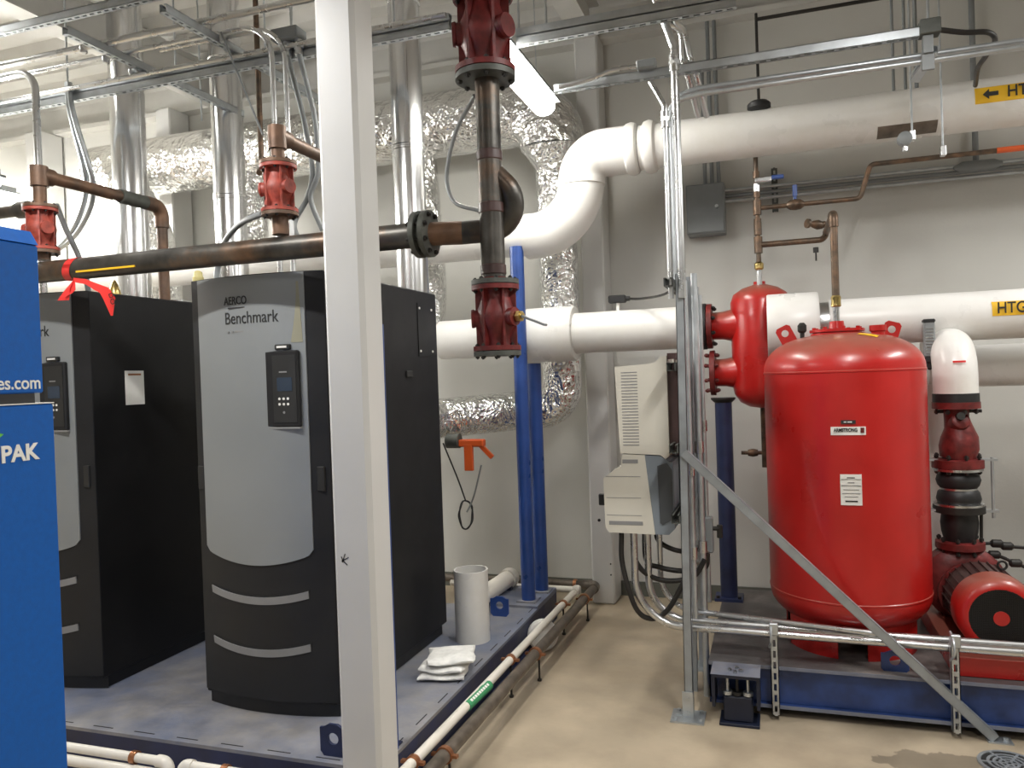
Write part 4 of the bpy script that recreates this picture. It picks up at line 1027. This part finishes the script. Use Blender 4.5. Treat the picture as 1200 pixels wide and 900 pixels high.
o2,P2,a2a=on_tank(994,494.5,.066,.018,m_ink,'model_plate')
o3,P3,a3a=on_tank(997.5,574,.095,.148,m_white,'data_plate')
tag(o1,'white maker plate with black lettering')
def ttext(s,size,P,a,mat,parent,xs=1,dx=0,dz=0,off=.0065,bold=0):
    cu=bpy.data.curves.new('lettering','FONT'); cu.body=s; cu.size=size; cu.extrude=.0006; cu.align_x='CENTER'; cu.align_y='CENTER'; cu.offset=bold
    tt=bpy.data.objects.new('tmp',cu); COL.objects.link(tt); bpy.context.view_layer.update()
    me=bpy.data.meshes.new_from_object(tt.evaluated_get(bpy.context.evaluated_depsgraph_get())); bpy.data.objects.remove(tt)
    me.materials.clear(); me.materials.append(mat)
    R=Matrix.Rotation(a+PI/2,4,'Z')@Matrix.Rotation(PI/2,4,'X')@Matrix.Diagonal((xs,1,1,1))
    tng=Vector((-math.sin(a),math.cos(a),0)); nrm=Vector((math.cos(a),math.sin(a),0))
    me.transform(Matrix.Translation(P+tng*dx+Vector((0,0,dz))+nrm*off-wloc(parent))@R)
    ob=bpy.data.objects.new('lettering',me); COL.objects.link(ob); ob.parent=parent
ttext('ARMSTRONG',.024,P1,a1a,m_ink,o1,dx=-.012,dz=.004,bold=.0008,xs=.72)
nr=Vector((math.cos(a1a),math.sin(a1a),0)); tg=Vector((-math.sin(a1a),math.cos(a1a),0))
MB().obox(P1+tg*.062+nr*.0035+Vector((0,0,.003)),tg,Vector((0,0,1)),nr,.008,.012,.0025).build('emblem',m_dred,o1)
nr=Vector((math.cos(a2a),math.sin(a2a),0)); tg=Vector((-math.sin(a2a),math.cos(a2a),0))
for dx_,w_ in ((-.014,.006),(.006,.010)): MB().obox(P2+tg*dx_+nr*.0035,tg,Vector((0,0,1)),nr,w_,.0025,.0022).build('plate_print',m_white,o2)
nr=Vector((math.cos(a3a),math.sin(a3a),0)); tg=Vector((-math.sin(a3a),math.cos(a3a),0))
for k,(w_,dz,h_) in enumerate(((.035,.058,.002),(.088,.050,.0008),(.03,.034,.0015),(.088,.02,.0008),(.07,.0,.0008),(.08,-.018,.0008),(.06,-.034,.0008),(.055,-.055,.0035))):
    MB().obox(P3+nr*.0035+Vector((0,0,dz)),tg,Vector((0,0,1)),nr,w_/2,h_,.0016).build('plate_print',m_ink,o3)
# ---- tank top pipe + copper net
ZC=zt2+.06
yq=ty
xT=tx-.02
cp=thing('copper_riser','brown copper riser pipe rising from the top of red tank','pipe',(xT,ty,ZC))
ztp=A(978,250,Y=ty).z
MB().cyl((xT,ty,ZC),(xT,ty,ZC+.09),.017).build('nipple',m_emt,cp)
MB().lathe((xT,ty,ZC+.08),(0,0,1),[(0,.02),(.005,.026),(.03,.024),(.05,.026),(.06,.02)],16).build('union',m_brass,cp)
MB().tube(fillet([(xT,ty,ZC+.13),(xT,ty,ztp),(xT,5.05,ztp)],.04,7),.019,16).build('tube',m_copper,cp)
MB().tube(fillet([(xT,ty,ztp-.07),(xT,ty,ztp),(xT,ty+.08,ztp)],.04,7),.024,16).build('elbow',m_copper,cp)
# separator line
xS=-.085; YS=5.05
sl_=A(890,330,Y=YS)
xS=sl_.x
cs=thing('copper_line','brown copper vent line above the red air separator','pipe',(xS,YS,sl_.z))
MB().cyl((xS,YS,sl_.z-.02),(xS,YS,sl_.z+.08),.016).build('nipple',m_emt,cs)
MB().lathe((xS,YS,sl_.z+.07),(0,0,1),[(0,.018),(.01,.028),(.04,.028),(.05,.018)],14).build('union',m_brass,cs)
zj=A(890,287,Y=YS).z; zk=A(890,243,Y=YS).z
MB().cyl((xS,YS,sl_.z+.1),(xS,YS,zR+.0),.014).build('tube',m_copper,cs)
for zq,rr,hh in ((zj,.025,.05),(zj+.1,.023,.04),(zk,.024,.045),(zk+.09,.02,.03),(zk-.10,.022,.03),(zk+.2,.02,.02)): MB().cyl((xS,YS,zq-hh),(xS,YS,zq+hh),rr).build('fitting',m_copper,cs)
xe_=A(972,283,Y=YS).x
MB().tube(fillet([(xS,YS,zj),(xT,YS,zj),(xT,YS,ztp)],.05,7),.018,14).build('lower_branch',m_copper,cs)
MB().cyl((xT-.03,YS,zj+.09),(xT,YS,zj+.09),.02).lathe((xT-.045,YS-.01,zj+.09),(-.8,-.5,.1),[(-.03,.022),(0,.03),(.03,.022),(.05,.012),(.06,.028),(.075,.028)],14).build('air_vent',m_copper,cs)
q=A(956,290,Y=YS-.02); MB().cyl(q+Vector((0,0,.0)),q+Vector((0,0,-.03)),.016).cyl(q+Vector((0,0,-.02)),q+Vector((0,0,-.08)),.005).build('test_cock',m_blackm,cs)
# upper branch
z1_=A(930,240,Y=YS).z; xa_=A(1008,234,Y=YS).x; xb_=A(1020,198,Y=YS).x; zc_=A(1100,184,Y=YS).z
MB().tube(fillet([(xS,YS,z1_),(xa_,YS,z1_),(xb_,YS,zc_),(4.9,YS,zc_)],.035,6),.0145,14).build('upper_branch',m_copper,cs)
xv=A(932,241,Y=YS).x
MB().lathe((xv-.05,YS,z1_),(1,0,0),[(0,.016),(.02,.03),(.05,.034),(.08,.03),(.1,.016)],16).build('ball_valve',m_copper,cs)
MB().cyl((xv,YS,z1_),(xv,YS,z1_+.05),.010).box(xv-.014,xv+.014,YS-.008,YS+.008,z1_+.05,z1_+.12,.003).build('blue_handle',m_blue,cs)
zv=A(890,217,Y=YS).z
MB().cyl((xS,YS-.0,zv-.04),(xS,YS,zv+.01),.022).box(xS-.01,xS+.09,YS-.04,YS-.012,zv+.01,zv+.04,.006).build('ball_valve',m_emt,cs)
MB().box(xS+.09,xS+.16,YS-.036,YS-.016,zv+.02,zv+.045,.004).build('blue_handle',m_blue,cs)
xo=A(1168,182,Y=YS).x
tag(MB().cyl((xo,YS,zc_),(xo+.8,YS,zc_),.0165).build('pipe_label',m_orange,cs),'orange label sleeve on the copper line')
# ---- air separator
YS2=5.1; xs_=A(892,400,Y=YS2).x; SR=.178
asp=thing('air_separator','red cast air separator with two left flanges, behind the tank','air separator',(xs_,YS2,1.40))
zt_=A(890,333,Y=YS2).z; zb2=A(892,478,Y=YS2).z
prof=[(zb2,.02),(zb2+.01,.08),(zb2+.04,.135),(zb2+.09,.168),(zb2+.14,SR),(zt_-.11,SR),(zt_-.06,.160),(zt_-.025,.11),(zt_-.006,.05),(zt_,.03)]
MB().lathe((xs_,YS2,0),(0,0,1),prof,48).build('vessel',m_red,asp,ang=.9)
MB().cyl((xs_,YS2,zt_-.01),(xs_,YS2,zt_+.015),.035).build('top_boss',m_red,asp)
for (py,px,nm,drk) in ((380,832,'upper',True),(437,836,'lower',False)):
    zc=z2 if drk else A(px,py,Y=YS2).z; xf2=A(px,py,Y=YS2).x
    MB().lathe((xf2,YS2,zc),(1,0,0),[(0,.085),(.08,.088),(.15,.105),(.22,.135),(xs_-xf2,.14)],36).build('nozzle',m_red if 1 else m_dred,asp)
    f=MB().lathe((xf2,YS2,zc),(1,0,0),[(-.018,.08),(-.016,.142),(.014,.142),(.016,.08)],40).build('nozzle_flange',m_dred,asp)
    bolts(f,(xf2-.005,YS2,zc),(1,0,0),.12,8,r=.014,h=.06,ph=PI/8,mat=m_blackm if drk else m_dred)
    if drk: MB().lathe((xf2-.045,YS2,zc),(1,0,0),[(-.028,.1),(-.026,.146),(.024,.146),(.024,.1)],40).build('companion_flange',m_black,asp)
MB().box(xs_-.02,xs_+.10,YS2-SR-.004,YS2-SR+.02,1.78,1.785).box(xs_-.01,xs_+.11,YS2-SR-.004,YS2-SR+.02,1.80,1.805).box(xs_-.02,xs_+.10,YS2-SR-.004,YS2-SR+.02,1.82,1.825).build('cast_lettering',m_red,asp)
MB().tube([(xs_,YS2,zb2+.02),(xs_,YS2,1.08)],.018).cyl((xs_-.14,YS2,1.17),(xs_,YS2,1.17),.012).lathe((xs_-.1,YS2,1.17),(1,0,0),[(0,.02),(.03,.026),(.06,.02)],12).build('drain_cock',m_copper,asp)
# post under it
q=A(855,693,Z=TZ); q=Vector((A(844,580,Y=5.08).x+.03,5.08,TZ))
xp=A(851,580,Y=5.08).x
t=thing('pipe_support_post','dark blue post under the separator flange on tank skid','support post',(xp,5.08,TZ))
MB().cyl((xp,5.08,TZ+.015),(xp,5.08,1.50),.052,n=28).build('tube',m_navy,t)
MB().box(xp-.085,xp+.085,5.0,5.16,TZ,TZ+.018).build('foot_plate',m_navy,t)
MB().lathe((xp,5.08,1.49),(0,0,1),[(0,.055),(.02,.075),(.03,.075)],20).build('saddle',m_blackm,t)
for s in(-1,1): MB().hexn((xp+s*.065,5.02,TZ+.025),(0,0,1),.012,.015).build('bolt',m_blackm,t)
# thermometer well, pipe sensors
q=A(1088,375,Y=4.80)
t=thing('thermometer','grey ribbed thermometer well standing before the white pipe','thermometer',(q.x,4.80,A(1088,425,Y=4.80).z))
zt_=A(1088,374,Y=4.80).z; zb3=A(1088,425,Y=4.80).z
MB().box(q.x-.028,q.x+.028,4.78,4.82,zb3+.03,zt_-.01,.008).build('case',m_grey,t)
for k in range(9): MB().box(q.x-.020,q.x+.020,4.776,4.782,zb3+.05+k*.017,zb3+.054+k*.017).build('scale_mark',m_emt,t)
MB().box(q.x-.031,q.x+.031,4.775,4.825,zt_-.02,zt_+.0,.006).build('cap',m_black,t)
MB().box(q.x-.024,q.x+.024,4.778,4.822,zb3+.0,zb3+.035,.006).cyl((q.x,4.80,zb3-.03),(q.x,4.80,zb3+.01),.012).cyl((q.x,4.80,zb3-.03),(q.x,4.90,zb3+.02),.012).build('stem',m_black,t)
q=A(723,349,Y=Yl)
t=thing('pipe_sensor','small black sensor head on top of lower white pipe','sensor',(q.x,Yl,z2+.13))
MB().cyl((q.x+.005,Yl,z2+.125),(q.x+.005,Yl,z2+.19),.012).build('stem',m_white,t)
MB().box(q.x-.055,q.x+.06,Yl-.03,Yl+.03,z2+.185,z2+.235,.008).cyl((q.x+.06,Yl,z2+.21),(q.x+.085,Yl,z2+.21),.016).build('head',m_black,t)
P=[Vector((q.x+.07,Yl,z2+.21)),A(750,350,Y=5.0),A(775,346,Y=4.7),A(790,338,Y=4.5)]
MB().tube(smoothp(P,6),.008,8).build('cable',m_blackm,t)

# ================================================================= PUMP
px_=1121; Yp=4.72
xp=A(px_,500,Y=Yp).x
def pz(y,px=px_): return A(px,y,Y=Yp).z
t=thing('insulated_elbow','white jacketed elbow above the pump check valve','pipe elbow',(xp,Yp,pz(461)))
MB().tube(fillet([(xp,Yp,pz(462)),(xp,Yp,pz(413)+.02),(xp+.03,5.28,pz(413)+.05)],.16,12),.108,36).build('jacket',m_pvc,t)
MB().box(xp-.03,xp+.03,Yp-.112,Yp-.104,pz(424)-.004,pz(424)+.006).build('red_print',m_tape,t)
pm=thing('check_valve','dark red check valve with black flexible joint above pump','valve',(xp,Yp,pz(640)))
def L_(prof,mat,name,dx=0,n=36,par=pm): return MB().lathe((xp+dx,Yp,0),(0,0,1),prof,n).build(name,mat,par)
L_([(pz(471),.1),(pz(471)+.001,.112),(pz(461),.112),(pz(460),.1)],m_black,'upper_gasket')
f=L_([(pz(479),.1),(pz(478.5),.116),(pz(471),.116),(pz(470.5),.1)],m_dred,'upper_flange')
bolts(f,(xp,Yp,pz(474)),(0,0,1),.1,8,r=.012,h=.075,ph=.2)
MB().tube([(xp-.0,Yp,pz(479)),(xp,Yp,pz(490)),(xp+.008,Yp,pz(500)),(xp+.012,Yp,pz(512)),(xp+.008,Yp,pz(524)),(xp,Yp,pz(537))],.08,32,rs=[.062,.060,.068,.090,.097,.086]).build('valve_body',m_dred,pm)
MB().lathe((xp+.0,Yp-.0,pz(498)),(.1,-.8,.35),[(0,.06),(.075,.045),(.085,.03)],20).build('bonnet',m_dred,pm)
MB().cyl((xp-.10,Yp,pz(482)),(xp-.05,Yp,pz(482)),.009).cyl((xp+.05,Yp,pz(482)),(xp+.12,Yp,pz(482)),.009).build('side_plug',m_blackm,pm)
MB().cyl((xp+.0,Yp-.07,pz(488)),(xp+.0,Yp-.115,pz(486)),.02).build('front_plug',m_blackm,pm)
f=L_([(pz(548),.09),(pz(547.5),.125),(pz(538),.125),(pz(537),.09)],m_dred,'middle_flange'); bolts(f,(xp,Yp,pz(543)),(0,0,1),.108,8,r=.012,h=.08,ph=.2)
L_([(pz(551),.1),(pz(551)+.0005,.122),(pz(548),.122)],m_emt,'flange_ring')
L_([(pz(552),.085),(pz(556),.10),(pz(562),.108),(pz(568),.10),(pz(571),.088),(pz(573),.088),(pz(576),.10),(pz(584),.108),(pz(590),.10),(pz(594),.085)][::-1],m_black,'rubber_joint')
L_([(pz(573),.0895),(pz(571),.0895)],m_emt,'joint_ring')
f=L_([(pz(600),.09),(pz(599.5),.125),(pz(592),.125),(pz(591),.09)],m_blackm,'lower_flange'); 
L_([(pz(591.8),.1),(pz(591.5),.12),(pz(589),.12)],m_emt,'flange_ring')
L_([(pz(633),.075),(pz(622),.088),(pz(612),.092),(pz(600),.085)],m_black,'reducer')
f=L_([(pz(642),.09),(pz(641.5),.118),(pz(634),.118),(pz(633),.09)],m_dred,'pump_flange'); bolts(f,(xp,Yp,pz(638)),(0,0,1),.10,8,r=.012,h=.07,ph=.5)
# tie rods
for s in(-1,1):
    MB().cyl((xp+s*.155,Yp-.03,pz(605)),(xp+s*.155,Yp-.03,pz(535)),.008,n=10).obox((xp+s*.14,Yp-.02,pz(538)),Vector((1,0,0)),Vector((0,1,0)),Vector((0,0,1)),.04,.02,.006).obox((xp+s*.14,Yp-.02,pz(597)),Vector((1,0,0)),Vector((0,1,0)),Vector((0,0,1)),.04,.02,.006).build('tie_rod',m_steel,pm)
# pump
PZ=.495; pxx=.925
pu=thing('pump','red end-suction pump with grille-covered motor on red base','pump',(1.1,4.4,TZ))
MB().lathe((pxx,4.80,PZ+.02),(0,-1,0),[(0,.08),(.0,.17),(.03,.2),(.13,.2),(.16,.17),(.17,.12),(.24,.11)],44).tube([(xp,Yp,PZ),(xp,Yp,pz(642))],.075,24).build('volute',m_dred,pu)
MB().lathe((pxx,4.6,PZ),(0,-1,0),[(0,.13),(.03,.15),(.05,.15)],36).lathe((pxx,4.78,PZ),(1,0,.3),[(0,.1),(.17,.1)],20).build('bearing_bracket',m_dred,pu)
mb=MB().lathe((.965,4.58,PZ),(0,-1,0),[(0,.155),(.01,.165),(.27,.165),(.28,.16)],44)
for k in range(28):
    a=2*PI*k/28; dd_=Vector((math.cos(a),0,math.sin(a))); mb.obox(Vector((.965,4.44,PZ))+dd_*.168,Vector((0,1,0)),dd_,dd_.cross(Vector((0,1,0))),.12,.007,.002)
mb.build('motor_body',m_motor,pu)
fc_=Vector((.965,4.30,PZ))
MB().lathe(fc_,(0,-1,0),[(0,.182),(.10,.182),(.13,.176),(.15,.158),(.158,.140),(.158,.134),(.15,.134)],48,False).build('fan_cover',m_red,pu)
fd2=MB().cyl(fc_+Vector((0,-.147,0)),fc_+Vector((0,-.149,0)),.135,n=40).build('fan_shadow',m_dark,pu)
mb=MB(); yy=fc_.y-.158
for k in range(-17,18):
    x=k*.0078; hh=math.sqrt(max(0,.135**2-x*x))
    if hh>.004:
        mb.box(fc_.x+x-.0012,fc_.x+x+.0012,yy-.001,yy+.001,PZ-hh,PZ+hh); mb.box(fc_.x-hh,fc_.x+hh,yy-.001,yy+.001,PZ+x-.0012,PZ+x+.0012)
gr=mb.build('fan_grille',m_blackm,pu); 
MB().cyl((fc_.x,yy-.004,PZ),(fc_.x,yy+.002,PZ),.034,n=28).build('hub_cap',m_red,pu)
mb=MB(); 
q=Vector((1.04,4.42,PZ+.165)); R_=.02
mb.tube([q+Vector((R_*math.cos(2*PI*k/14),0,.02+R_*math.sin(2*PI*k/14))) for k in range(15)],.006,8).build('lifting_eye',m_blackm,pu)
MB().box(1.12,1.21,4.30,4.50,PZ-.05,PZ+.08,.01).build('terminal_box',m_motor,pu)
MB().box(.87,1.06,4.32,4.38,TZ+.085,PZ-.12).box(.87,1.06,4.48,4.54,TZ+.085,PZ-.12).box(.85,1.0,4.68,4.74,TZ+.085,PZ-.10).build('foot',m_dred,pu)
MB().box(.74,1.45,4.03,4.90,TZ,TZ+.09,.004).build('base_frame',m_red,pu)
# piping to the right of the pump
t=thing('gauge_piping','dark small-bore gauge piping with unions right of pump','pipe',(1.2,4.7,.7))
for i,(pts) in enumerate(([ (1140,637),(1168,637),(1180,640),(1215,643)],[(1135,648),(1165,650),(1190,660),(1215,670)])):
    Q=[A(a,b,Y=4.72) for a,b in pts]; MB().tube(smoothp(Q,4),.009,10).build('tube',m_blackm,t)
    for p_ in Q[1:3]: MB().lathe(p_-Vector((.03,0,0)),(1,0,0),[(0,.012),(.01,.022),(.05,.022),(.06,.012)],12).build('union',m_blackm,t)
MB().cyl(A(1150,598,Y=4.70),A(1150,660,Y=4.70),.008).build('drop_tube',m_blackm,t)

# ================================================================= STRUT STAND + DRIVES
XF=-.445
st=thing('strut_stand','grey strut channel stand holding the variable speed drives','stand',(XF,4.2,0))
YP1,YP2=3.88,4.55
strut_mb((XF,YP1,.02),(XF+.022,YP1,2.17),webdir=(0,-1,0),slots=False).build('upright',m_strutg,st)
mb=strut_mb((XF-.012,YP1+.33,.0),(XF+.025,YP1+.33,2.19),webdir=(1,0,0),slots=False,double=False); mb.build('upright',m_strutg,st)
strut_mb((XF-.012+.02,YP2,0),(XF+.03,YP2,2.17),webdir=(1,0,0),slots=False).build('upright',m_strutg,st)
for z in (2.13,1.72,1.32,.98):
    strut_mb((XF-.03,YP1-.06,z),(XF-.03,YP2+.06,z),webdir=(0,0,-1)).build('cross_rail',m_flg,st)
MB().box(XF-.085,XF+.075,YP1-.09,YP1+.06,0,.008).box(XF-.03,XF+.022,YP1-.03,YP1-.022,.008,.13).box(XF-.065,XF-.02,YP1-.02,YP1+.02,.008,.014).build('foot_plate',m_steel,st)
for dx,dy in((-.065,-.06),(.055,-.06),(-.055,.03),(.055,.03)): MB().hexn((XF+dx,YP1+dy,.014),(0,0,1),.011,.013).build('foot_bolt',m_steel,st)
for z in (.03,.10): MB().hexn((XF-.004,YP1-.033,z),(0,1,0),.010,.008).build('foot_bolt',m_steel,st)
MB().box(XF-.06,XF+.1,YP2-.08,YP2+.08,0,.008).build('foot_plate',m_steel,st)
# brace
pb0=A(801,530,Y=3.87); pb1=A(1165,868,Y=3.955); pb1.z=.015
t=thing('strut_brace','long grey diagonal brace from the strut stand to the floor','brace',pb1)
strut_mb(pb0,pb1,webdir=(0,-1,0),slots=False,wd=.041).build('channel',m_strutg,t)
MB().box(pb1.x-.03,pb1.x+.07,3.92,3.99,0,.006).hexn((pb1.x+.045,3.955,.012),(0,0,1),.011,.012).build('foot_angle',m_steel,t)
# drives : fronts face left
def drive(y0,y1,ztop,label):
    zt3=1.735; xr_=-.50; xl_=-.765
    t=thing('variable_speed_drive',label,'drive',(-.63,(y0+y1)/2,.87))
    # upper unit profile in XZ
    up_=[(-.78,1.73),(-.60,1.74),(-.575,1.745),(-.54,1.775),(-.515,1.775),(-.515,1.27),(-.535,1.255),(-.56,1.275),(-.765,1.285)]
    MB().prism([(x,y0,z) for x,z in up_],(0,y1-y0,0)).build('upper_housing',m_beige,t,ang=.3)
    low=[(-.755,1.28),(-.64,1.275),(-.60,.87),(-.835,.875),(-.855,.90),(-.858,1.155),(-.80,1.20),(-.765,1.215)]
    MB().prism([(x,y0,z) for x,z in low],(0,y1-y0,0)).build('lower_cover',m_beige,t,ang=.3)
    back=[(-.642,1.275),(-.56,1.27),(-.52,1.24),(-.50,1.24),(-.50,.90),(-.53,.87),(-.60,.87)]
    MB().prism([(x,y0+.004,z) for x,z in back],(0,y1-y0-.008,0)).build('gland_box',m_bgreyb,t,ang=.3)
    MB().prism([(x,y0-.0015,z) for x,z in ((-.578,1.22),(-.53,1.235),(-.505,1.20),(-.505,.95),(-.56,.92),(-.572,.93))],(0,.004,0)).build('side_recess',m_rec,t)
    # vents
    for k in range(25):
        z=1.70-k*.0155
        MB().box(-.748,-.665,y0-.0015,y0+.002,z-.0035,z+.0015).build('vent_slot',m_louv,t)
    for z in (1.165,1.055,.965): MB().box(-.845,-.665,y0-.001,y0+.002,z-.0015,z+.0015).build('seam_line',m_louv,t)
    for (x0_,x1_,z) in ((-.755,-.675,1.243),(-.835,-.66,.925)): MB().box(x0_,x1_,y0-.0015,y0+.002,z-.010,z+.010,.0005).build('recess_slot',m_louv,t)
    MB().cyl((-.858,y0+.09,1.03),(-.875,y0+.09,1.03),.025).box(-.905,-.872,y0+.08,y0+.10,1.00,1.06,.004).build('disconnect_knob',m_black,t)
    MB().box(-.515,-.47,y0+.03,y0+.09,1.76,1.79).box(-.515,-.455,y0+.02,y1-.02,1.30,1.74).build('heat_sink',m_motor,t)
    return t
d1_=drive(3.98,4.22,0,'beige variable speed drive nearest, on left of strut stand')
d2_=dup(d1_,(0,.30,0)); tag(d2_,'second beige drive hidden behind the nearest drive')
# conduits under the drives
for k,(px,r_) in enumerate(((743,.019),(759,.019),(773,.015))):
    yy=4.03+k*.075; x=A(px,640,Y=yy).x
    lv=(.395,.405,.44)[k]
    tag(MB().tube(fillet([(x,yy,.87),(x,yy,lv),(4.9 if k<2 else .5,(3.90,3.942,4.0)[k],lv-.015)],[.24,.2,.18][k],12),r_,16).build('conduit',m_emt),['outermost silver conduit sweeping from drive to the right along skid','second silver conduit sweeping from drive to the right','innermost silver conduit curving below the drives'][k],'conduit')
for k in range(4):
    yy=4.02+k*.06; x=-.78+k*.05
    P=[Vector((x,yy,.87)),Vector((x+.005,yy,.74-.02*k)),Vector((x+.07,yy+.02,.60+.03*k)),Vector((x+.18,yy+.04,.56+.04*k)),Vector((x+.30,yy+.04,.60+.03*k)),Vector((x+.40-.04*k,yy+.03,.70+.02*k))]
    if k==3: P=[Vector((x,yy,.87)),Vector((x+.01,yy,.80)),Vector((x+.06,yy,.76)),Vector((x+.14,yy,.74)),Vector((x+.22,yy,.76))]
    if k==0: P=[Vector((x,yy,.87)),Vector((x,yy,.7)),Vector((x+.06,yy,.48)),Vector((x+.14,yy+.02,.42)),Vector((x+.23,yy+.02,.48)),Vector((x+.33,yy+.02,.66))]
    tag(MB().tube(smoothp(P,7),.0135,12).build('flexible_conduit',m_blackm),'black flexible cable looping below the drives, '+('lowest loop','second lowest loop','second highest loop','highest loop')[k],'cable')
# vertical conduits on the stand
for k,(px,Y_,r_,z0_,z1_s,l) in enumerate(((806,4.0,.013,.0,2.15,'front'),(817,4.15,.017,.0,2.2,'middle'),(823,4.3,.012,.3,2.1,'rear'))):
    x=A(px,450,Y=Y_).x
    t=thing('conduit',f'{l} vertical conduit beside the strut stand uprights','conduit',(x,Y_,z0_))
    MB().cyl((x,Y_,z0_ if k==1 else .45+.0*k),(x,Y_,z1_s),r_).build('tube',m_steel,t)
    for zq in (1.2+.1*k,.78): MB().cyl((x,Y_,zq-.03),(x,Y_,zq+.03),r_+.007).build('coupling',m_emt,t)
q=A(828,625,Y=4.3)
t=thing('conduit_fitting','dark conduit body with brass cock on stand at mid height','fitting',(q.x,4.3,q.z-.1))
MB().box(q.x-.035,q.x+.035,4.27,4.33,q.z-.10,q.z+.09,.006).build('box',m_grey,t)
MB().cyl((q.x+.03,4.29,q.z+.03),(q.x+.07,4.29,q.z+.03),.012).box(q.x+.055,q.x+.085,4.28,4.30,q.z-.02,q.z+.05,.004).build('cock',m_blackm,t)
MB().tube(fillet([(q.x-.12,4.28,q.z-.145),(q.x-.03,4.28,q.z-.15),(q.x-.0,4.28,q.z-.08)],.03,5),.018,12).build('elbow_connector',m_emt,t)
# conduits clamps struts in front of skid
for k,(px,py,l) in enumerate(((908,830,'left'),(1118,850,'right'))):
    x=A(px,780,Y=3.96).x
    t=thing('strut_channel',f'short slotted strut clamped upright on the skid beam, {l} one','strut channel',(x,3.95,.0),'short struts holding conduits at the tank skid')
    strut_mb((x,3.945,.03),(x,3.945,.455),webdir=(0,-1,0),wd=.035,ht=.035).build('channel',m_steel,t)
    MB().tube(fillet([(x-.022,3.915,.36),(x-.012,3.865,.40),(x-.012,3.88,.455),(x-.012,3.96,.475)],.03,4),.006,8).box(x-.02,x+.02,3.90,3.925,.42,.478,.004).build('conduit_strap',m_steel,t)
# ================================================================= BLUE CABINETS
def xy(px,py,X): return A(px,py,X=X)
cb=thing('equipment_cabinet','tall bright blue equipment cabinet with white lettering, at left edge','cabinet',(-2.1,1.1,0))
yf=1.565
MB().box(-2.5,-1.80,.3,yf,.0,1.672,.006).build('lower_casing',m_cab,cb)
MB().box(-2.5,-1.826,.3,yf-.035,1.672,1.70).build('gap_strip',m_ink,cb)
MB().box(-2.5,-1.82,.3,yf-.012,1.70,2.085,.004).build('upper_casing',m_cab,cb)
MB().prism([(-1.82,.3,2.087),(-1.845,.3,2.125),(-2.5,.3,2.125),(-2.5,.3,2.087)],(0,yf-.012-.3,0)).build('top_cover',m_cab,cb)
MB().box(-2.49,-1.799,.3,yf-.002,1.672,1.6745).build('edge_trim',m_white,cb)
q=A(48,452,X=-1.818)
text('es.com',.047,(-1.8195,A(49.5,450,X=-1.818).y-.003,A(40,449,X=-1.818).z),'+X',m_white,cb,align='RIGHT',xs=.92,bold=.0006)
q1=A(2,532,X=-1.798); q2=A(45,531,X=-1.798)
text('PAK',.057,(-1.799,q2.y,A(30,531,X=-1.798).z),'+X',m_white,cb,align='RIGHT',xs=.98,bold=.0018)
P=[A(a,b,X=-1.7985) for a,b in ((-8,521),(-2,514),(4,509),(-4,507),(-10,512))]
MB().prism(P,(.001,0,0)).build('leaf_mark',m_leaf,cb)
